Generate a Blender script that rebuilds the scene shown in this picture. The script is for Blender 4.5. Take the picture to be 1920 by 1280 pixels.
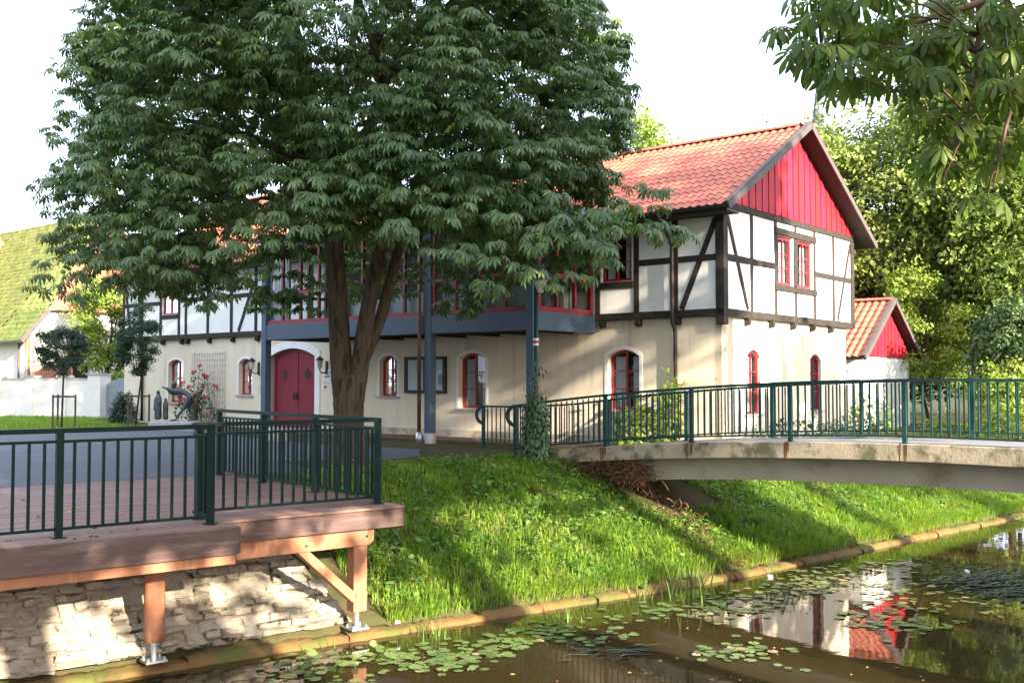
import bpy, bmesh, math, random
import numpy as np
from mathutils import Vector, Matrix, Quaternion
from mathutils.geometry import tessellate_polygon
R_ = math.radians
scene = bpy.context.scene
for o in list(bpy.data.objects): bpy.data.objects.remove(o)
COL = scene.collection
random.seed(7); rng = np.random.default_rng(7)

# ---------------------------------------------------------------- camera, sky, sun, exposure
cam_d = bpy.data.cameras.new('camera'); cam = bpy.data.objects.new('camera', cam_d); COL.objects.link(cam)
cam.location = (0, 0, 1.6); cam.rotation_euler = (math.pi/2 + 0.03754, 0, 0)
cam_d.sensor_width = 36; cam_d.lens = 36*1930/1920; cam_d.clip_end = 3000; cam_d.clip_start = .05
scene.camera = cam
SUN_AZ = (0.62, -0.785); SUN_EL = R_(19)
w = bpy.data.worlds.new('World'); scene.world = w; w.use_nodes = True
nt = w.node_tree; bgn = nt.nodes['Background']
sky = nt.nodes.new('ShaderNodeTexSky'); sky.sky_type = 'NISHITA'; sky.sun_disc = False
sky.sun_elevation = SUN_EL; sky.sun_rotation = math.atan2(SUN_AZ[0], SUN_AZ[1])
sky.air_density = 1.0; sky.dust_density = 4.0; sky.ozone_density = 1.0
haz = nt.nodes.new('ShaderNodeMixRGB'); haz.blend_type = 'MIX'; haz.inputs[0].default_value = .6
haz.inputs[2].default_value = (7.9, 8.9, 10.8, 1)          # thin white high cloud veil over the whole sky
nt.links.new(sky.outputs[0], haz.inputs[1]); nt.links.new(haz.outputs[0], bgn.inputs[0]); bgn.inputs[1].default_value = .076
sl = bpy.data.lights.new('sun', 'SUN'); sl.energy = 5.0; sl.angle = R_(.6); sl.color = (1, .87, .68)
so = bpy.data.objects.new('sun', sl); COL.objects.link(so)
SUN_DIR = Vector((SUN_AZ[0]*math.cos(SUN_EL), SUN_AZ[1]*math.cos(SUN_EL), math.sin(SUN_EL))).normalized()
so.rotation_euler = SUN_DIR.to_track_quat('Z', 'Y').to_euler(); so.location = (20, -25, 30)
vs = scene.view_settings; vs.view_transform = 'Standard'; vs.look = 'None'; vs.gamma = 1; vs.use_curve_mapping = False
vs.exposure = 2.4

# ---------------------------------------------------------------- helpers: materials
def lin(c): return tuple(((x/255)/12.92 if x/255 <= .04045 else ((x/255+.055)/1.055)**2.4) for x in c)
def mat(name, c1, c2=None, scale=3., rough=.7, bump=0., bscale=30., spec=.35, metal=0., island=0., trans=0., stretch=None, c3=None, thr=.55, s3=1.5, coat=0.):
    m = bpy.data.materials.new(name); m.use_nodes = True; n = m.node_tree; N = n.nodes; L = n.links
    b = N['Principled BSDF']; b.inputs['Roughness'].default_value = rough; b.inputs['Metallic'].default_value = metal
    b.inputs['Specular IOR Level'].default_value = spec
    if coat: b.inputs['Coat Weight'].default_value = coat
    geo = N.new('ShaderNodeNewGeometry'); pos = geo.outputs['Position']
    if stretch:
        tc = N.new('ShaderNodeTexCoord'); mp = N.new('ShaderNodeMapping'); mp.inputs['Scale'].default_value = stretch
        L.new(tc.outputs['Object'], mp.inputs[0]); pos = mp.outputs[0]
    def noise(s, d=5., r=.6):
        t = N.new('ShaderNodeTexNoise'); t.inputs['Scale'].default_value = s; t.inputs['Detail'].default_value = d; t.inputs['Roughness'].default_value = r
        L.new(pos, t.inputs['Vector']); return t
    c2 = c2 or tuple(x*.75 for x in c1)
    t = noise(scale); ramp = N.new('ShaderNodeValToRGB'); ramp.color_ramp.elements[0].position = .33; ramp.color_ramp.elements[1].position = .67
    ramp.color_ramp.elements[0].color = (*c1, 1); ramp.color_ramp.elements[1].color = (*c2, 1)
    L.new(t.outputs['Fac'], ramp.inputs[0]); col = ramp.outputs[0]
    if c3:
        t3 = noise(s3, 6., .65); r3 = N.new('ShaderNodeValToRGB'); r3.color_ramp.elements[0].position = thr-.06; r3.color_ramp.elements[1].position = thr+.06
        L.new(t3.outputs['Fac'], r3.inputs[0]); mx = N.new('ShaderNodeMixRGB'); L.new(r3.outputs[0], mx.inputs[0]); L.new(col, mx.inputs[1]); mx.inputs[2].default_value = (*c3, 1); col = mx.outputs[0]
    if island:
        hs = N.new('ShaderNodeHueSaturation'); mr = N.new('ShaderNodeMapRange'); mr.inputs[3].default_value = 1-island; mr.inputs[4].default_value = 1+island
        oi = N.new('ShaderNodeObjectInfo'); ad = N.new('ShaderNodeMath'); ad.operation = 'ADD'; f0 = N.new('ShaderNodeMath'); f0.operation = 'FRACT'
        L.new(geo.outputs['Random Per Island'], ad.inputs[0]); L.new(oi.outputs['Random'], ad.inputs[1]); L.new(ad.outputs[0], f0.inputs[0]); L.new(f0.outputs[0], mr.inputs[0]); L.new(mr.outputs[0], hs.inputs['Value'])
        mh = N.new('ShaderNodeMath'); mh.operation = 'MULTIPLY_ADD'; mh.inputs[1].default_value = 7.31; mh.inputs[2].default_value = 0
        fr = N.new('ShaderNodeMath'); fr.operation = 'FRACT'; L.new(f0.outputs[0], mh.inputs[0]); L.new(mh.outputs[0], fr.inputs[0])
        mr2 = N.new('ShaderNodeMapRange'); mr2.inputs[3].default_value = .5-.035*min(1, island*2.2); mr2.inputs[4].default_value = .5+.02*min(1, island*2)
        L.new(fr.outputs[0], mr2.inputs[0]); L.new(mr2.outputs[0], hs.inputs['Hue']); L.new(col, hs.inputs['Color']); col = hs.outputs[0]
    L.new(col, b.inputs['Base Color'])
    if bump:
        tb = noise(bscale, 6.); bp = N.new('ShaderNodeBump'); bp.inputs['Strength'].default_value = bump; bp.inputs['Distance'].default_value = .02
        L.new(tb.outputs['Fac'], bp.inputs['Height']); L.new(bp.outputs[0], b.inputs['Normal'])
    if trans:
        tr = N.new('ShaderNodeBsdfTranslucent'); ms = N.new('ShaderNodeMixShader'); ms.inputs[0].default_value = trans
        br = N.new('ShaderNodeMixRGB'); br.blend_type = 'MULTIPLY'; br.inputs[0].default_value = 1; br.inputs[2].default_value = (1.5, 1.6, .7, 1)
        L.new(col, br.inputs[1]); L.new(br.outputs[0], tr.inputs[0]); L.new(b.outputs[0], ms.inputs[1]); L.new(tr.outputs[0], ms.inputs[2])
        L.new(ms.outputs[0], N['Material Output'].inputs[0])
    return m
def glassmat(name, tint=(1, 1, 1), refl=.9):
    m = bpy.data.materials.new(name); m.use_nodes = True; n = m.node_tree; N = n.nodes; L = n.links
    N.remove(N['Principled BSDF']); tr = N.new('ShaderNodeBsdfTransparent'); tr.inputs[0].default_value = (*tint, 1)
    gl = N.new('ShaderNodeBsdfGlossy'); gl.inputs['Roughness'].default_value = .02; gl.inputs[0].default_value = (refl, refl, refl, 1)
    fr = N.new('ShaderNodeFresnel'); fr.inputs[0].default_value = 1.4; ms = N.new('ShaderNodeMixShader')
    geo = N.new('ShaderNodeNewGeometry'); tn = N.new('ShaderNodeTexNoise'); tn.inputs['Scale'].default_value = 3.
    L.new(geo.outputs['Position'], tn.inputs['Vector']); bp = N.new('ShaderNodeBump'); bp.inputs['Strength'].default_value = .06; bp.inputs['Distance'].default_value = .05
    L.new(tn.outputs['Fac'], bp.inputs['Height']); L.new(bp.outputs[0], gl.inputs['Normal'])
    L.new(fr.outputs[0], ms.inputs[0]); L.new(tr.outputs[0], ms.inputs[1]); L.new(gl.outputs[0], ms.inputs[2]); L.new(ms.outputs[0], N['Material Output'].inputs[0]); return m

M = {}
M['plaster_cream'] = mat('plaster_cream', (.74, .65, .515), (.67, .585, .455), 1.6, .9, .25, 60, .2, stretch=(2.6, 2.6, .3), c3=(.57, .495, .385), thr=.635, s3=1.1)
M['plaster_white'] = mat('plaster_white', (.85, .845, .82), (.78, .775, .75), 2.2, .9, .35, 45, .2)
M['trim_white'] = mat('trim_white', (.82, .81, .78), (.74, .73, .70), 5, .75, .08, 60)
M['timber'] = mat('timber_black', (.020, .017, .015), (.040, .032, .027), 3, .75, .5, 14, .3, stretch=(3, 3, 3), c3=(.085, .065, .05), thr=.64, s3=4)
M['barge'] = mat('barge_board', (.10, .083, .085), (.07, .058, .06), 6, .65, .3, 20)
M['red_board'] = mat('red_board', (.40, .014, .028), (.32, .012, .022), 5, .55, .25, 30, .4, island=.12)
M['red_frame'] = mat('red_frame', (.33, .018, .024), (.26, .014, .02), 6, .4, .1, 40, .5)
M['door_red'] = mat('door_red', (.215, .014, .032), (.17, .012, .026), 6, .5, .15, 30, .4)
M['tile'] = mat('roof_tile', (.47, .142, .085), (.40, .115, .070), 5, .6, .25, 40, .4, island=.11, c3=(.29, .10, .065), thr=.67, s3=2.5)
M['moss_roof'] = mat('mossy_tile', (.105, .145, .038), (.18, .20, .07), 6, .95, 1.0, 16, .1, c3=(.30, .17, .085), thr=.645, s3=1.6, island=.2)
M['old_tile'] = mat('old_tile', (.36, .16, .09), (.26, .13, .07), 3, .9, .6, 18, .1, c3=(.2, .19, .06), thr=.58, s3=1.4, island=.25)
M['bay_steel'] = mat('bay_steel', (.058, .09, .138), (.05, .078, .12), 3, .5, .05, 60, .4)
M['bay_red'] = mat('bay_red', (.21, .014, .026), (.17, .012, .022), 6, .4, .05, 40, .5)
M['copper'] = mat('copper_pipe', (.17, .085, .06), (.10, .06, .05), 5, .42, .05, 40, .5, .55)
M['gutter'] = mat('gutter', (.055, .042, .04), (.04, .034, .033), 5, .45, 0, 1, .5, .3)
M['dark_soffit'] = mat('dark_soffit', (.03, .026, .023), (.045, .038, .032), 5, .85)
M['glass'] = glassmat('glass', (.88, .91, .92))
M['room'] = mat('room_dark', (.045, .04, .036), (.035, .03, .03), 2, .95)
M['curtain'] = mat('curtain', (.62, .64, .66), (.55, .57, .60), 8, .9, .1, 30)
M['blind'] = mat('blind_grey', (.68, .74, .77), (.60, .66, .70), 8, .9)
M['iron'] = mat('black_iron', (.025, .025, .028), (.018, .018, .02), 8, .5, .1, 60, .5, .4)
M['green_paint'] = mat('green_paint', (.003, .014, .012), (.004, .018, .015), 3, .42, .03, 90, .14)
M['bridge_green'] = mat('bridge_green', (.008, .038, .034), (.011, .048, .043), 3, .42, .04, 60, .22, c3=(.026, .06, .05), thr=.62, s3=7)
M['deck_wood'] = mat('deck_wood', (.175, .102, .082), (.128, .075, .061), 2.2, .62, .35, 8, .35, stretch=(.6, 14, 14), island=.13, c3=(.22, .14, .12), thr=.6, s3=1.2)
M['fascia_wood'] = mat('fascia_wood', (.105, .058, .050), (.070, .040, .036), 1.6, .6, .35, 10, .35, stretch=(.7, 8, 10), c3=(.135, .09, .08), thr=.58, s3=1.3)
M['new_wood'] = mat('new_wood', (.33, .145, .078), (.245, .10, .055), 2.0, .65, .3, 10, .3, stretch=(3, 3, .6), c3=(.36, .185, .115), thr=.60, s3=2)
M['zinc'] = mat('zinc', (.55, .56, .58), (.42, .43, .45), 9, .4, .1, 30, .5, .8)
M['stone'] = mat('wall_stone', (.40, .35, .285), (.28, .24, .19), 4, .95, 1.0, 22, .2, c3=(.20, .155, .10), thr=.64, s3=7)
M['stone2'] = mat('wall_stone_grey', (.36, .32, .265), (.25, .215, .17), 5, .92, .8, 25, .2, c3=(.16, .125, .085), thr=.62, s3=6)
M['mortar'] = mat('mortar', (.33, .27, .195), (.22, .175, .12), 6, .97, .9, 20, .1, c3=(.03, .026, .02), thr=.545, s3=5)
M['kerb'] = mat('kerb_rust', (.19, .10, .032), (.115, .068, .028), 3, .85, .6, 22, .25, c3=(.085, .085, .022), thr=.52, s3=1.6)
M['concrete'] = mat('bridge_concrete', (.40, .33, .235), (.29, .24, .17), 2.5, .9, .4, 25, .2, c3=(.12, .115, .07), thr=.555, s3=2.2)
M['concrete2'] = mat('girder_concrete', (.37, .32, .25), (.29, .25, .19), 1.0, .9, .35, 25, .2, c3=(.21, .17, .10), thr=.62, s3=.8)
M['rust'] = mat('rust_stain', (.22, .085, .035), (.13, .06, .035), 12, .95, .3, 40)
M['bridge_path'] = mat('bridge_path', (.20, .20, .22), (.16, .16, .175), 4, .9, .3, 60)
M['asphalt'] = mat('asphalt', (.105, .115, .135), (.088, .096, .113), .7, .9, .5, 120, .25, c3=(.125, .132, .15), thr=.6, s3=.35)
M['brick_pave'] = mat('brick_paving', (.20, .125, .095), (.15, .10, .08), 5, .9, .4, 40, .2, island=.2)
M['soil'] = mat('soil', (.055, .06, .022), (.075, .060, .030), 1.2, .97, .9, 14, .1, c3=(.10, .068, .04), thr=.62, s3=.8)
M['bark'] = mat('chestnut_bark', (.115, .088, .062), (.062, .048, .036), 7, .95, 1.0, 16, .15, stretch=(2.6, 2.6, .42), c3=(.032, .026, .020), thr=.56, s3=5)
M['bark_dark'] = mat('bark_dark', (.055, .045, .035), (.04, .033, .026), 7, .95, .9, 14, .15)
M['twig'] = mat('twig_bark', (.15, .095, .06), (.10, .068, .045), 9, .9, .3, 30)
M['leaf_chestnut'] = mat('chestnut_leaf', (.062, .125, .042), (.095, .15, .038), .9, .45, 0, 1, .4, island=.42, trans=.22, c3=(.13, .12, .04), thr=.66, s3=2.6)
M['leaf_near'] = mat('near_leaf', (.065, .115, .022), (.095, .14, .028), 2, .5, .2, 30, .3, island=.3, trans=.4, c3=(.22, .12, .03), thr=.68, s3=9)
M['leaf_gold'] = mat('golden_leaf', (.21, .235, .06), (.14, .20, .045), .35, .6, 0, 1, .3, island=.3, trans=.25)
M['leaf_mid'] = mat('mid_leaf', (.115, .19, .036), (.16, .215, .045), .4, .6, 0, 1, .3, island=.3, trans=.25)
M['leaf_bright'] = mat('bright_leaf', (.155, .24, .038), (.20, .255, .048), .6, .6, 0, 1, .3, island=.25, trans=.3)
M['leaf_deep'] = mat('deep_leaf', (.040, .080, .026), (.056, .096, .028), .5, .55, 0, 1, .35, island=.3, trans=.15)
M['leaf_young'] = mat('young_leaf', (.022, .050, .030), (.030, .062, .032), 1, .5, 0, 1, .4, island=.3, trans=.12)
M['ivy'] = mat('ivy_leaf', (.030, .075, .026), (.045, .095, .030), 1.5, .38, 0, 1, .5, island=.35, trans=.12)
M['rose_leaf'] = mat('rose_leaf', (.050, .090, .040), (.065, .11, .045), 2, .5, 0, 1, .4, island=.3, trans=.12)
M['rose'] = mat('rose_petals', (.55, .035, .075), (.62, .07, .10), 8, .6, 0, 1, .3, island=.2, trans=.15)
M['grass'] = mat('grass_blade', (.125, .25, .028), (.20, .29, .038), .9, .6, 0, 1, .25, island=.34, trans=.42, c3=(.19, .21, .06), thr=.64, s3=1.1)
M['weed'] = mat('weed_leaf', (.07, .165, .034), (.105, .19, .036), .8, .55, 0, 1, .3, island=.35, trans=.25)
M['lawn'] = mat('lawn', (.080, .125, .030), (.060, .100, .025), .9, .95, .9, 40, .1, c3=(.13, .105, .05), thr=.66, s3=.5)
M['dry'] = mat('dry_stalks', (.17, .095, .05), (.10, .06, .034), 3, .9, 0, 1, .1, island=.35)
M['reed'] = mat('reed_leaf', (.085, .15, .03), (.12, .175, .04), 2, .5, 0, 1, .3, island=.25, trans=.3)
M['pad'] = mat('lily_pad', (.115, .165, .045), (.085, .135, .045), 4, .32, .1, 30, .5, island=.22, c3=(.20, .16, .05), thr=.66, s3=6)
M['pad_pale'] = mat('lily_underside', (.33, .22, .15), (.25, .16, .09), 6, .5)
M['floatweed'] = mat('floating_weed', (.035, .055, .035), (.055, .075, .035), 3, .45, 0, 1, .4, island=.4)
M['fruit'] = mat('green_conker', (.17, .24, .03), (.21, .27, .04), 6, .6, .5, 60, .3)
M['bronze'] = mat('bronze', (.050, .062, .070), (.070, .085, .090), 5, .45, .3, 30, .5, .5)
M['plinth'] = mat('plinth_stone', (.42, .41, .42), (.34, .33, .34), 5, .85, .3, 30)
M['wall_pale'] = mat('garden_wall_plaster', (.78, .74, .70), (.70, .66, .63), 2, .9, .2, 40, c3=(.58, .53, .49), thr=.68, s3=1.2)
M['barn_white'] = mat('barn_plaster', (.78, .73, .66), (.68, .62, .55), 2, .92, .3, 30)
M['brick'] = mat('barn_brick', (.42, .17, .09), (.33, .13, .075), 6, .9, .3, 40, island=.2)
M['gate'] = mat('gate_grey_wood', (.30, .32, .37), (.24, .26, .30), 5, .8, .2, 40)
M['stake'] = mat('stake_wood', (.11, .09, .075), (.08, .065, .055), 5, .85, .3, 30)
M['spire'] = mat('spire_slate', (.06, .08, .12), (.045, .065, .10), 2, .6, .1, 10)
M['paper'] = mat('paper', (.80, .83, .86), (.70, .74, .80), 7, .8)  # brightened to imitate sky reflected in the notice board glass
M['litter'] = mat('pale_litter', (.72, .74, .78), (.5, .55, .65), 8, .4)
M['sign_red'] = mat('sign_red', (.55, .03, .03), (.5, .03, .03), 5, .4)
M['flower'] = mat('yellow_flower', (.6, .45, .03), (.6, .5, .1), 5, .7)
M['plaster_dirty'] = mat('plaster_splashed', (.52, .46, .37), (.42, .37, .30), 3, .95, .4, 40, .15, c3=(.30, .28, .21), thr=.55, s3=3)
M['dead_leaf'] = mat('fallen_leaf', (.22, .12, .05), (.30, .20, .07), 3, .8, 0, 1, .2, island=.4)
M['bay_inside'] = mat('bay_inside', (.16, .15, .15), (.11, .105, .10), 1.5, .9)
M['lampglass'] = mat('lamp_shade', (.50, .50, .40), (.42, .43, .36), 5, .35)

# ---------------------------------------------------------------- helpers: objects
def tag(o, label=None, cat=None, group=None, kind=None):
    if label: o['label'] = label
    if cat: o['category'] = cat
    if group: o['group'] = group
    if kind: o['kind'] = kind
    return o
def thing(name, label, cat, loc=(0, 0, 0), rz=0., group=None):
    o = bpy.data.objects.new(name, None); COL.objects.link(o); o.location = loc; o.rotation_euler = (0, 0, rz); o.empty_display_size = .2
    return tag(o, label, cat, group)
def link(name, me, parent=None, loc=None, rot=None, scale=None):
    o = bpy.data.objects.new(name, me); COL.objects.link(o)
    if parent: o.parent = parent
    if loc is not None: o.location = loc
    if rot is not None: o.rotation_euler = rot
    if scale is not None: o.scale = scale
    return o
class MB:
    def __init__(s): s.v = []; s.f = []
    def add(s, vs_, fs): n = len(s.v); s.v += [tuple(p) for p in vs_]; s.f += [tuple(i+n for i in f) for f in fs]; return s
    def box(s, x0, x1, y0, y1, z0, z1):
        return s.add([(x0, y0, z0), (x1, y0, z0), (x1, y1, z0), (x0, y1, z0), (x0, y0, z1), (x1, y0, z1), (x1, y1, z1), (x0, y1, z1)],
                     [(0, 3, 2, 1), (4, 5, 6, 7), (0, 1, 5, 4), (1, 2, 6, 5), (2, 3, 7, 6), (3, 0, 4, 7)])
    def beam(s, p, q, wd, ht, up=(0, 0, 1)):      # bar from p to q, wd sideways, ht along up
        p, q, up = Vector(p), Vector(q), Vector(up); d = (q-p).normalized(); sd = d.cross(up).normalized(); u = sd.cross(d)
        a, b = sd*wd/2, u*ht/2
        return s.add([p-a-b, p+a-b, p+a+b, p-a+b, q-a-b, q+a-b, q+a+b, q-a+b], [(3, 2, 1, 0), (4, 5, 6, 7), (0, 1, 5, 4), (1, 2, 6, 5), (2, 3, 7, 6), (3, 0, 4, 7)])
    def tube(s, pts, radii, n=8, cap=True):
        pts = [Vector(p) for p in pts]; k = len(pts)
        if not hasattr(radii, '__len__'): radii = [radii]*k
        vs_ = []; prev = None
        for i in range(k):
            d = (pts[min(i+1, k-1)]-pts[max(i-1, 0)]).normalized()
            if prev is None:
                a = d.orthogonal().normalized()
                if abs(d.z) > .9: a = (Vector((1, 0, 0))-d*d.x).normalized()
            else: a = (prev-d*prev.dot(d)).normalized()
            prev = a; b = d.cross(a)
            for j in range(n):
                t = 2*math.pi*j/n; vs_.append(pts[i]+(a*math.cos(t)+b*math.sin(t))*radii[i])
        fs = [(i*n+j, i*n+(j+1) % n, (i+1)*n+(j+1) % n, (i+1)*n+j) for i in range(k-1) for j in range(n)]
        if cap: fs += [tuple(range(n-1, -1, -1)), tuple((k-1)*n+j for j in range(n))]
        return s.add(vs_, fs)
    def prism(s, poly, to3d, d0, d1):             # 2D outline extruded between two depths
        n = len(poly); tr = tessellate_polygon([[Vector((a, b, 0)) for a, b in poly]])
        return s.add([to3d(a, b, d0) for a, b in poly]+[to3d(a, b, d1) for a, b in poly],
                     [tuple(t) for t in tr]+[tuple(i+n for i in reversed(t)) for t in tr]+[(i, (i+1) % n, n+(i+1) % n, n+i) for i in range(n)])
    def ring(s, outer, inner, to3d, d0, d1):      # closed band between two outlines of equal length
        n = len(outer); V_ = [to3d(a, b, d) for d in (d0, d1) for P in (outer, inner) for a, b in P]; F = []
        for i in range(n):
            j = (i+1) % n
            F += [(i, j, n+j, n+i), (2*n+i, 3*n+i, 3*n+j, 2*n+j), (i, 2*n+i, 2*n+j, j), (n+i, n+j, 3*n+j, 3*n+i)]
        return s.add(V_, F)
    def mesh(s, name, m, smooth=False):
        me = bpy.data.meshes.new(name); me.from_pydata([tuple(p) for p in s.v], [], s.f); me.update()
        if m: me.materials.append(M[m])
        if smooth: me.polygons.foreach_set('use_smooth', [True]*len(me.polygons))
        return me
    def build(s, name, m, parent=None, smooth=False, fix=True):
        me = s.mesh(name, m, smooth)
        if fix:
            bm = bmesh.new(); bm.from_mesh(me); bmesh.ops.recalc_face_normals(bm, faces=bm.faces); bm.to_mesh(me); bm.free()
        return link(name, me, parent)
def bevel(o, wd=.006, seg=2):
    b = o.modifiers.new('bevel', 'BEVEL'); b.width = wd; b.segments = seg; b.limit_method = 'ANGLE'; b.angle_limit = R_(40); return o
def npmesh(name, V_, F, m, parent=None, smooth=False, kind=None):     # big triangle meshes from numpy
    me = bpy.data.meshes.new(name); nv, nf = len(V_), len(F); k = F.shape[1]
    me.vertices.add(nv); me.vertices.foreach_set('co', np.ascontiguousarray(V_, dtype=np.float32).ravel())
    me.loops.add(nf*k); me.loops.foreach_set('vertex_index', np.ascontiguousarray(F, dtype=np.int32).ravel())
    me.polygons.add(nf); me.polygons.foreach_set('loop_start', np.arange(0, nf*k, k, dtype=np.int32)); me.polygons.foreach_set('loop_total', np.full(nf, k, dtype=np.int32))
    me.update(calc_edges=True); me.materials.append(M[m])
    if smooth: me.polygons.foreach_set('use_smooth', np.ones(nf, dtype=bool))
    o = link(name, me, parent)
    if kind: o['kind'] = kind
    return o
def scatter(TV, TF, Rm, sc, T):                   # template copies: Rm (n,3,3), sc (n,) or (n,3), T (n,3)
    n = len(T); sc = np.asarray(sc); sc = sc[:, None] if sc.ndim == 1 else sc
    V_ = np.einsum('nij,nvj->nvi', Rm, TV[None]*sc[:, None, :])+T[:, None, :]
    F = TF[None]+(np.arange(n)*len(TV))[:, None, None]
    return V_.reshape(-1, 3), F.reshape(-1, TF.shape[1])
def unit(a): return a/np.maximum(np.linalg.norm(a, axis=-1, keepdims=True), 1e-9)
def frames(xdir, zhint):                          # rotation matrices with local x along xdir and z near zhint
    x = unit(xdir); y = unit(np.cross(zhint, x)); z = np.cross(x, y); return np.stack([x, y, z], axis=-1)
# leaf templates (x is the leaf axis, z its upper side)
def compound_leaf(nl=7, droop=.6, wd=.15):
    V_, F = [], []
    ang = {7: (-108, -70, -35, 0, 35, 70, 108), 5: (-80, -40, 0, 40, 80)}[nl]
    for a in ang:
        ln = 1.0-.0042*abs(a); t = R_(a); d = np.array([math.cos(t), math.sin(t), 0]); sd = np.array([-math.sin(t), math.cos(t), 0]); n = len(V_)
        z2, z3 = -.42*droop, -1.0*droop
        for f, sdw, z in ((.05, 0, 0), (.64, wd, z2+.0), (.60, 0, z2+.075), (.64, -wd, z2+.0), (1.0, 0, z3)):
            V_.append(d*f*ln+sd*sdw*ln+np.array([0, 0, z*ln]))
        F += [(n, n+1, n+2), (n, n+2, n+3), (n+1, n+4, n+2), (n+2, n+4, n+3)]
    return np.array(V_), np.array(F)
LEAF7 = compound_leaf(7); LEAF5 = compound_leaf(5, .6, .2)
LEAFC = ([], [])
for a in (-105, -70, -35, 0, 35, 70, 105):
    t = R_(a); d = np.array([math.cos(t), math.sin(t), 0])*(1-.004*abs(a)); sd = np.array([-math.sin(t), math.cos(t), 0])*.15; n = len(LEAFC[0])
    LEAFC[0].extend([d*.05, d*.62+sd+np.array([0, 0, -.25]), d+np.array([0, 0, -.6]), d*.62-sd+np.array([0, 0, -.25])]); LEAFC[1].extend([(n, n+1, n+2), (n, n+2, n+3)])
LEAFC = (np.array(LEAFC[0]), np.array(LEAFC[1]))
OVAL = (np.array([(0, 0, 0), (.5, .30, -.04), (.5, -.30, -.04), (1, 0, -.12), (.5, 0, .04)]), np.array([(0, 1, 4), (0, 4, 2), (1, 3, 4), (4, 3, 2)]))
LEAFN = [[], []]                                  # finer outline for the leaves close to the viewer
for a in (-112, -72, -36, 0, 36, 72, 112):
    ln = 1-.004*abs(a); t = R_(a); d = np.array([math.cos(t), math.sin(t), 0]); sd = np.array([-math.sin(t), math.cos(t), 0]); n = len(LEAFN[0])
    for f, wd in ((.04, .008), (.3, .055), (.55, .125), (.74, .15), (.9, .095), (1.02, .004)):
        z = -.55*f*f; LEAFN[0] += [d*f*ln+sd*wd*ln+np.array([0, 0, z*ln-wd*.25]), d*f*ln+np.array([0, 0, z*ln]), d*f*ln-sd*wd*ln+np.array([0, 0, z*ln-wd*.25])]
    LEAFN[1] += [(n+3*k+q, n+3*k+q+1, n+3*k+q+4, n+3*k+q+3) for k in range(5) for q in range(2)]
LEAFN = (np.array(LEAFN[0]), np.array(LEAFN[1]))
_r = np.random.default_rng(5); TUFT = [[], []]
for k in range(6):
    d = unit(_r.normal(size=3)*np.array([1, 1, .55])); sd = unit(np.cross(d, unit(np.array([0, 0, 1.])+_r.normal(0, .5, 3)))); o = _r.normal(0, .38, 3); n = len(TUFT[0]); ln = _r.uniform(.5, .9)
    TUFT[0] += [o, o+d*.5*ln+sd*.27*ln, o+d*.5*ln-sd*.27*ln, o+d*ln]; TUFT[1] += [(n, n+1, n+2), (n+1, n+3, n+2)]
TUFT = (np.array(TUFT[0]), np.array(TUFT[1]))

# ---------------------------------------------------------------- canal edge and terrain height
EDGE = np.array([(-60, -32.), (-14, 3.9), (-8, 8.5), (-4.5, 11.2), (-1.8, 13.1), (.1, 14.4), (1.9, 15.7), (3.9, 17.2), (5.9, 19.0), (7.6, 20.5), (12.3, 24.7), (18, 30), (40, 51), (120, 128)])
WATER = -1.65
def sdist(P):                                     # signed distance to the far water edge, positive on the house side
    P = np.asarray(P, float); best = np.full(len(P), 1e9); sg = np.ones(len(P))
    for a, b in zip(EDGE[:-1], EDGE[1:]):
        d = b-a; L2 = d@d; t = np.clip(((P-a)@d)/L2, 0, 1); q = a+t[:, None]*d; r = P-q; ds = np.hypot(r[:, 0], r[:, 1])
        cr = d[0]*r[:, 1]-d[1]*r[:, 0]; m = ds < best-1e-9; best[m] = ds[m]; sg[m] = np.where(cr[m] >= 0, 1, -1)
    return best*sg
DA = np.array((-3.36, 11.53)); DD = np.array((.785, .62)); DD /= np.hypot(*DD); DN = np.array((-DD[1], DD[0]))
BO = np.array((1.79, 19.75)); BD = np.array((.746, -.666)); BD /= np.hypot(*BD); BN = np.array((-BD[1], BD[0]))
def sstep(x): x = np.clip(x, 0, 1); return x*x*(3-2*x)
def height(P):
    P = np.asarray(P, float); s = sdist(P); x = np.clip((s-.2)/4.2, 0, 1)
    z = -1.56+1.56*(.72*x+.28*sstep(x)); z = np.where(s < .2, -1.56-(.2-s)*4, z); z = np.maximum(z, -2.5)
    nb = np.clip((-8.2-s)/2.4, 0, 1); z = np.where(s < -7.5, np.maximum(z, -2.5+2.5*sstep(nb)), z)
    r = P-DA; dx, dn = r@DD, r@DN               # ground dug away below the deck
    slope = np.where(dn < .62, np.minimum(z, -1.56), np.minimum(-1.56+(dn-.62)*.85, -.42)); 
    back = np.where(dn > 5.35, np.minimum(0, -.42+(dn-5.35)*1.6), slope)
    ins = np.clip((2.35-dx)/.5, 0, 1)*np.clip((6.0-dn)/.2, 0, 1)
    z = np.where((dn > .2) & (s > 0), z*(1-ins)+np.minimum(back, z)*ins, z)
    wob = .05*np.sin(P[:, 0]*1.7+P[:, 1]*.9)*np.sin(P[:, 1]*1.3-P[:, 0]*.6)
    return z+wob*np.clip(s*(4.4-s)*.3, 0, 1)*(1-ins)
SHADE = [(5.2, -2.3, 14, 4.0, 4.7, 100, 22), (15.5, 2.2, 16, 4.6, 6.9, 130, 17), (23, 9.5, 9.8, 4.2, 6.0, 60, 14), (22, 3, 18, 2.8, 13.3, 36, 14)]
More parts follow.
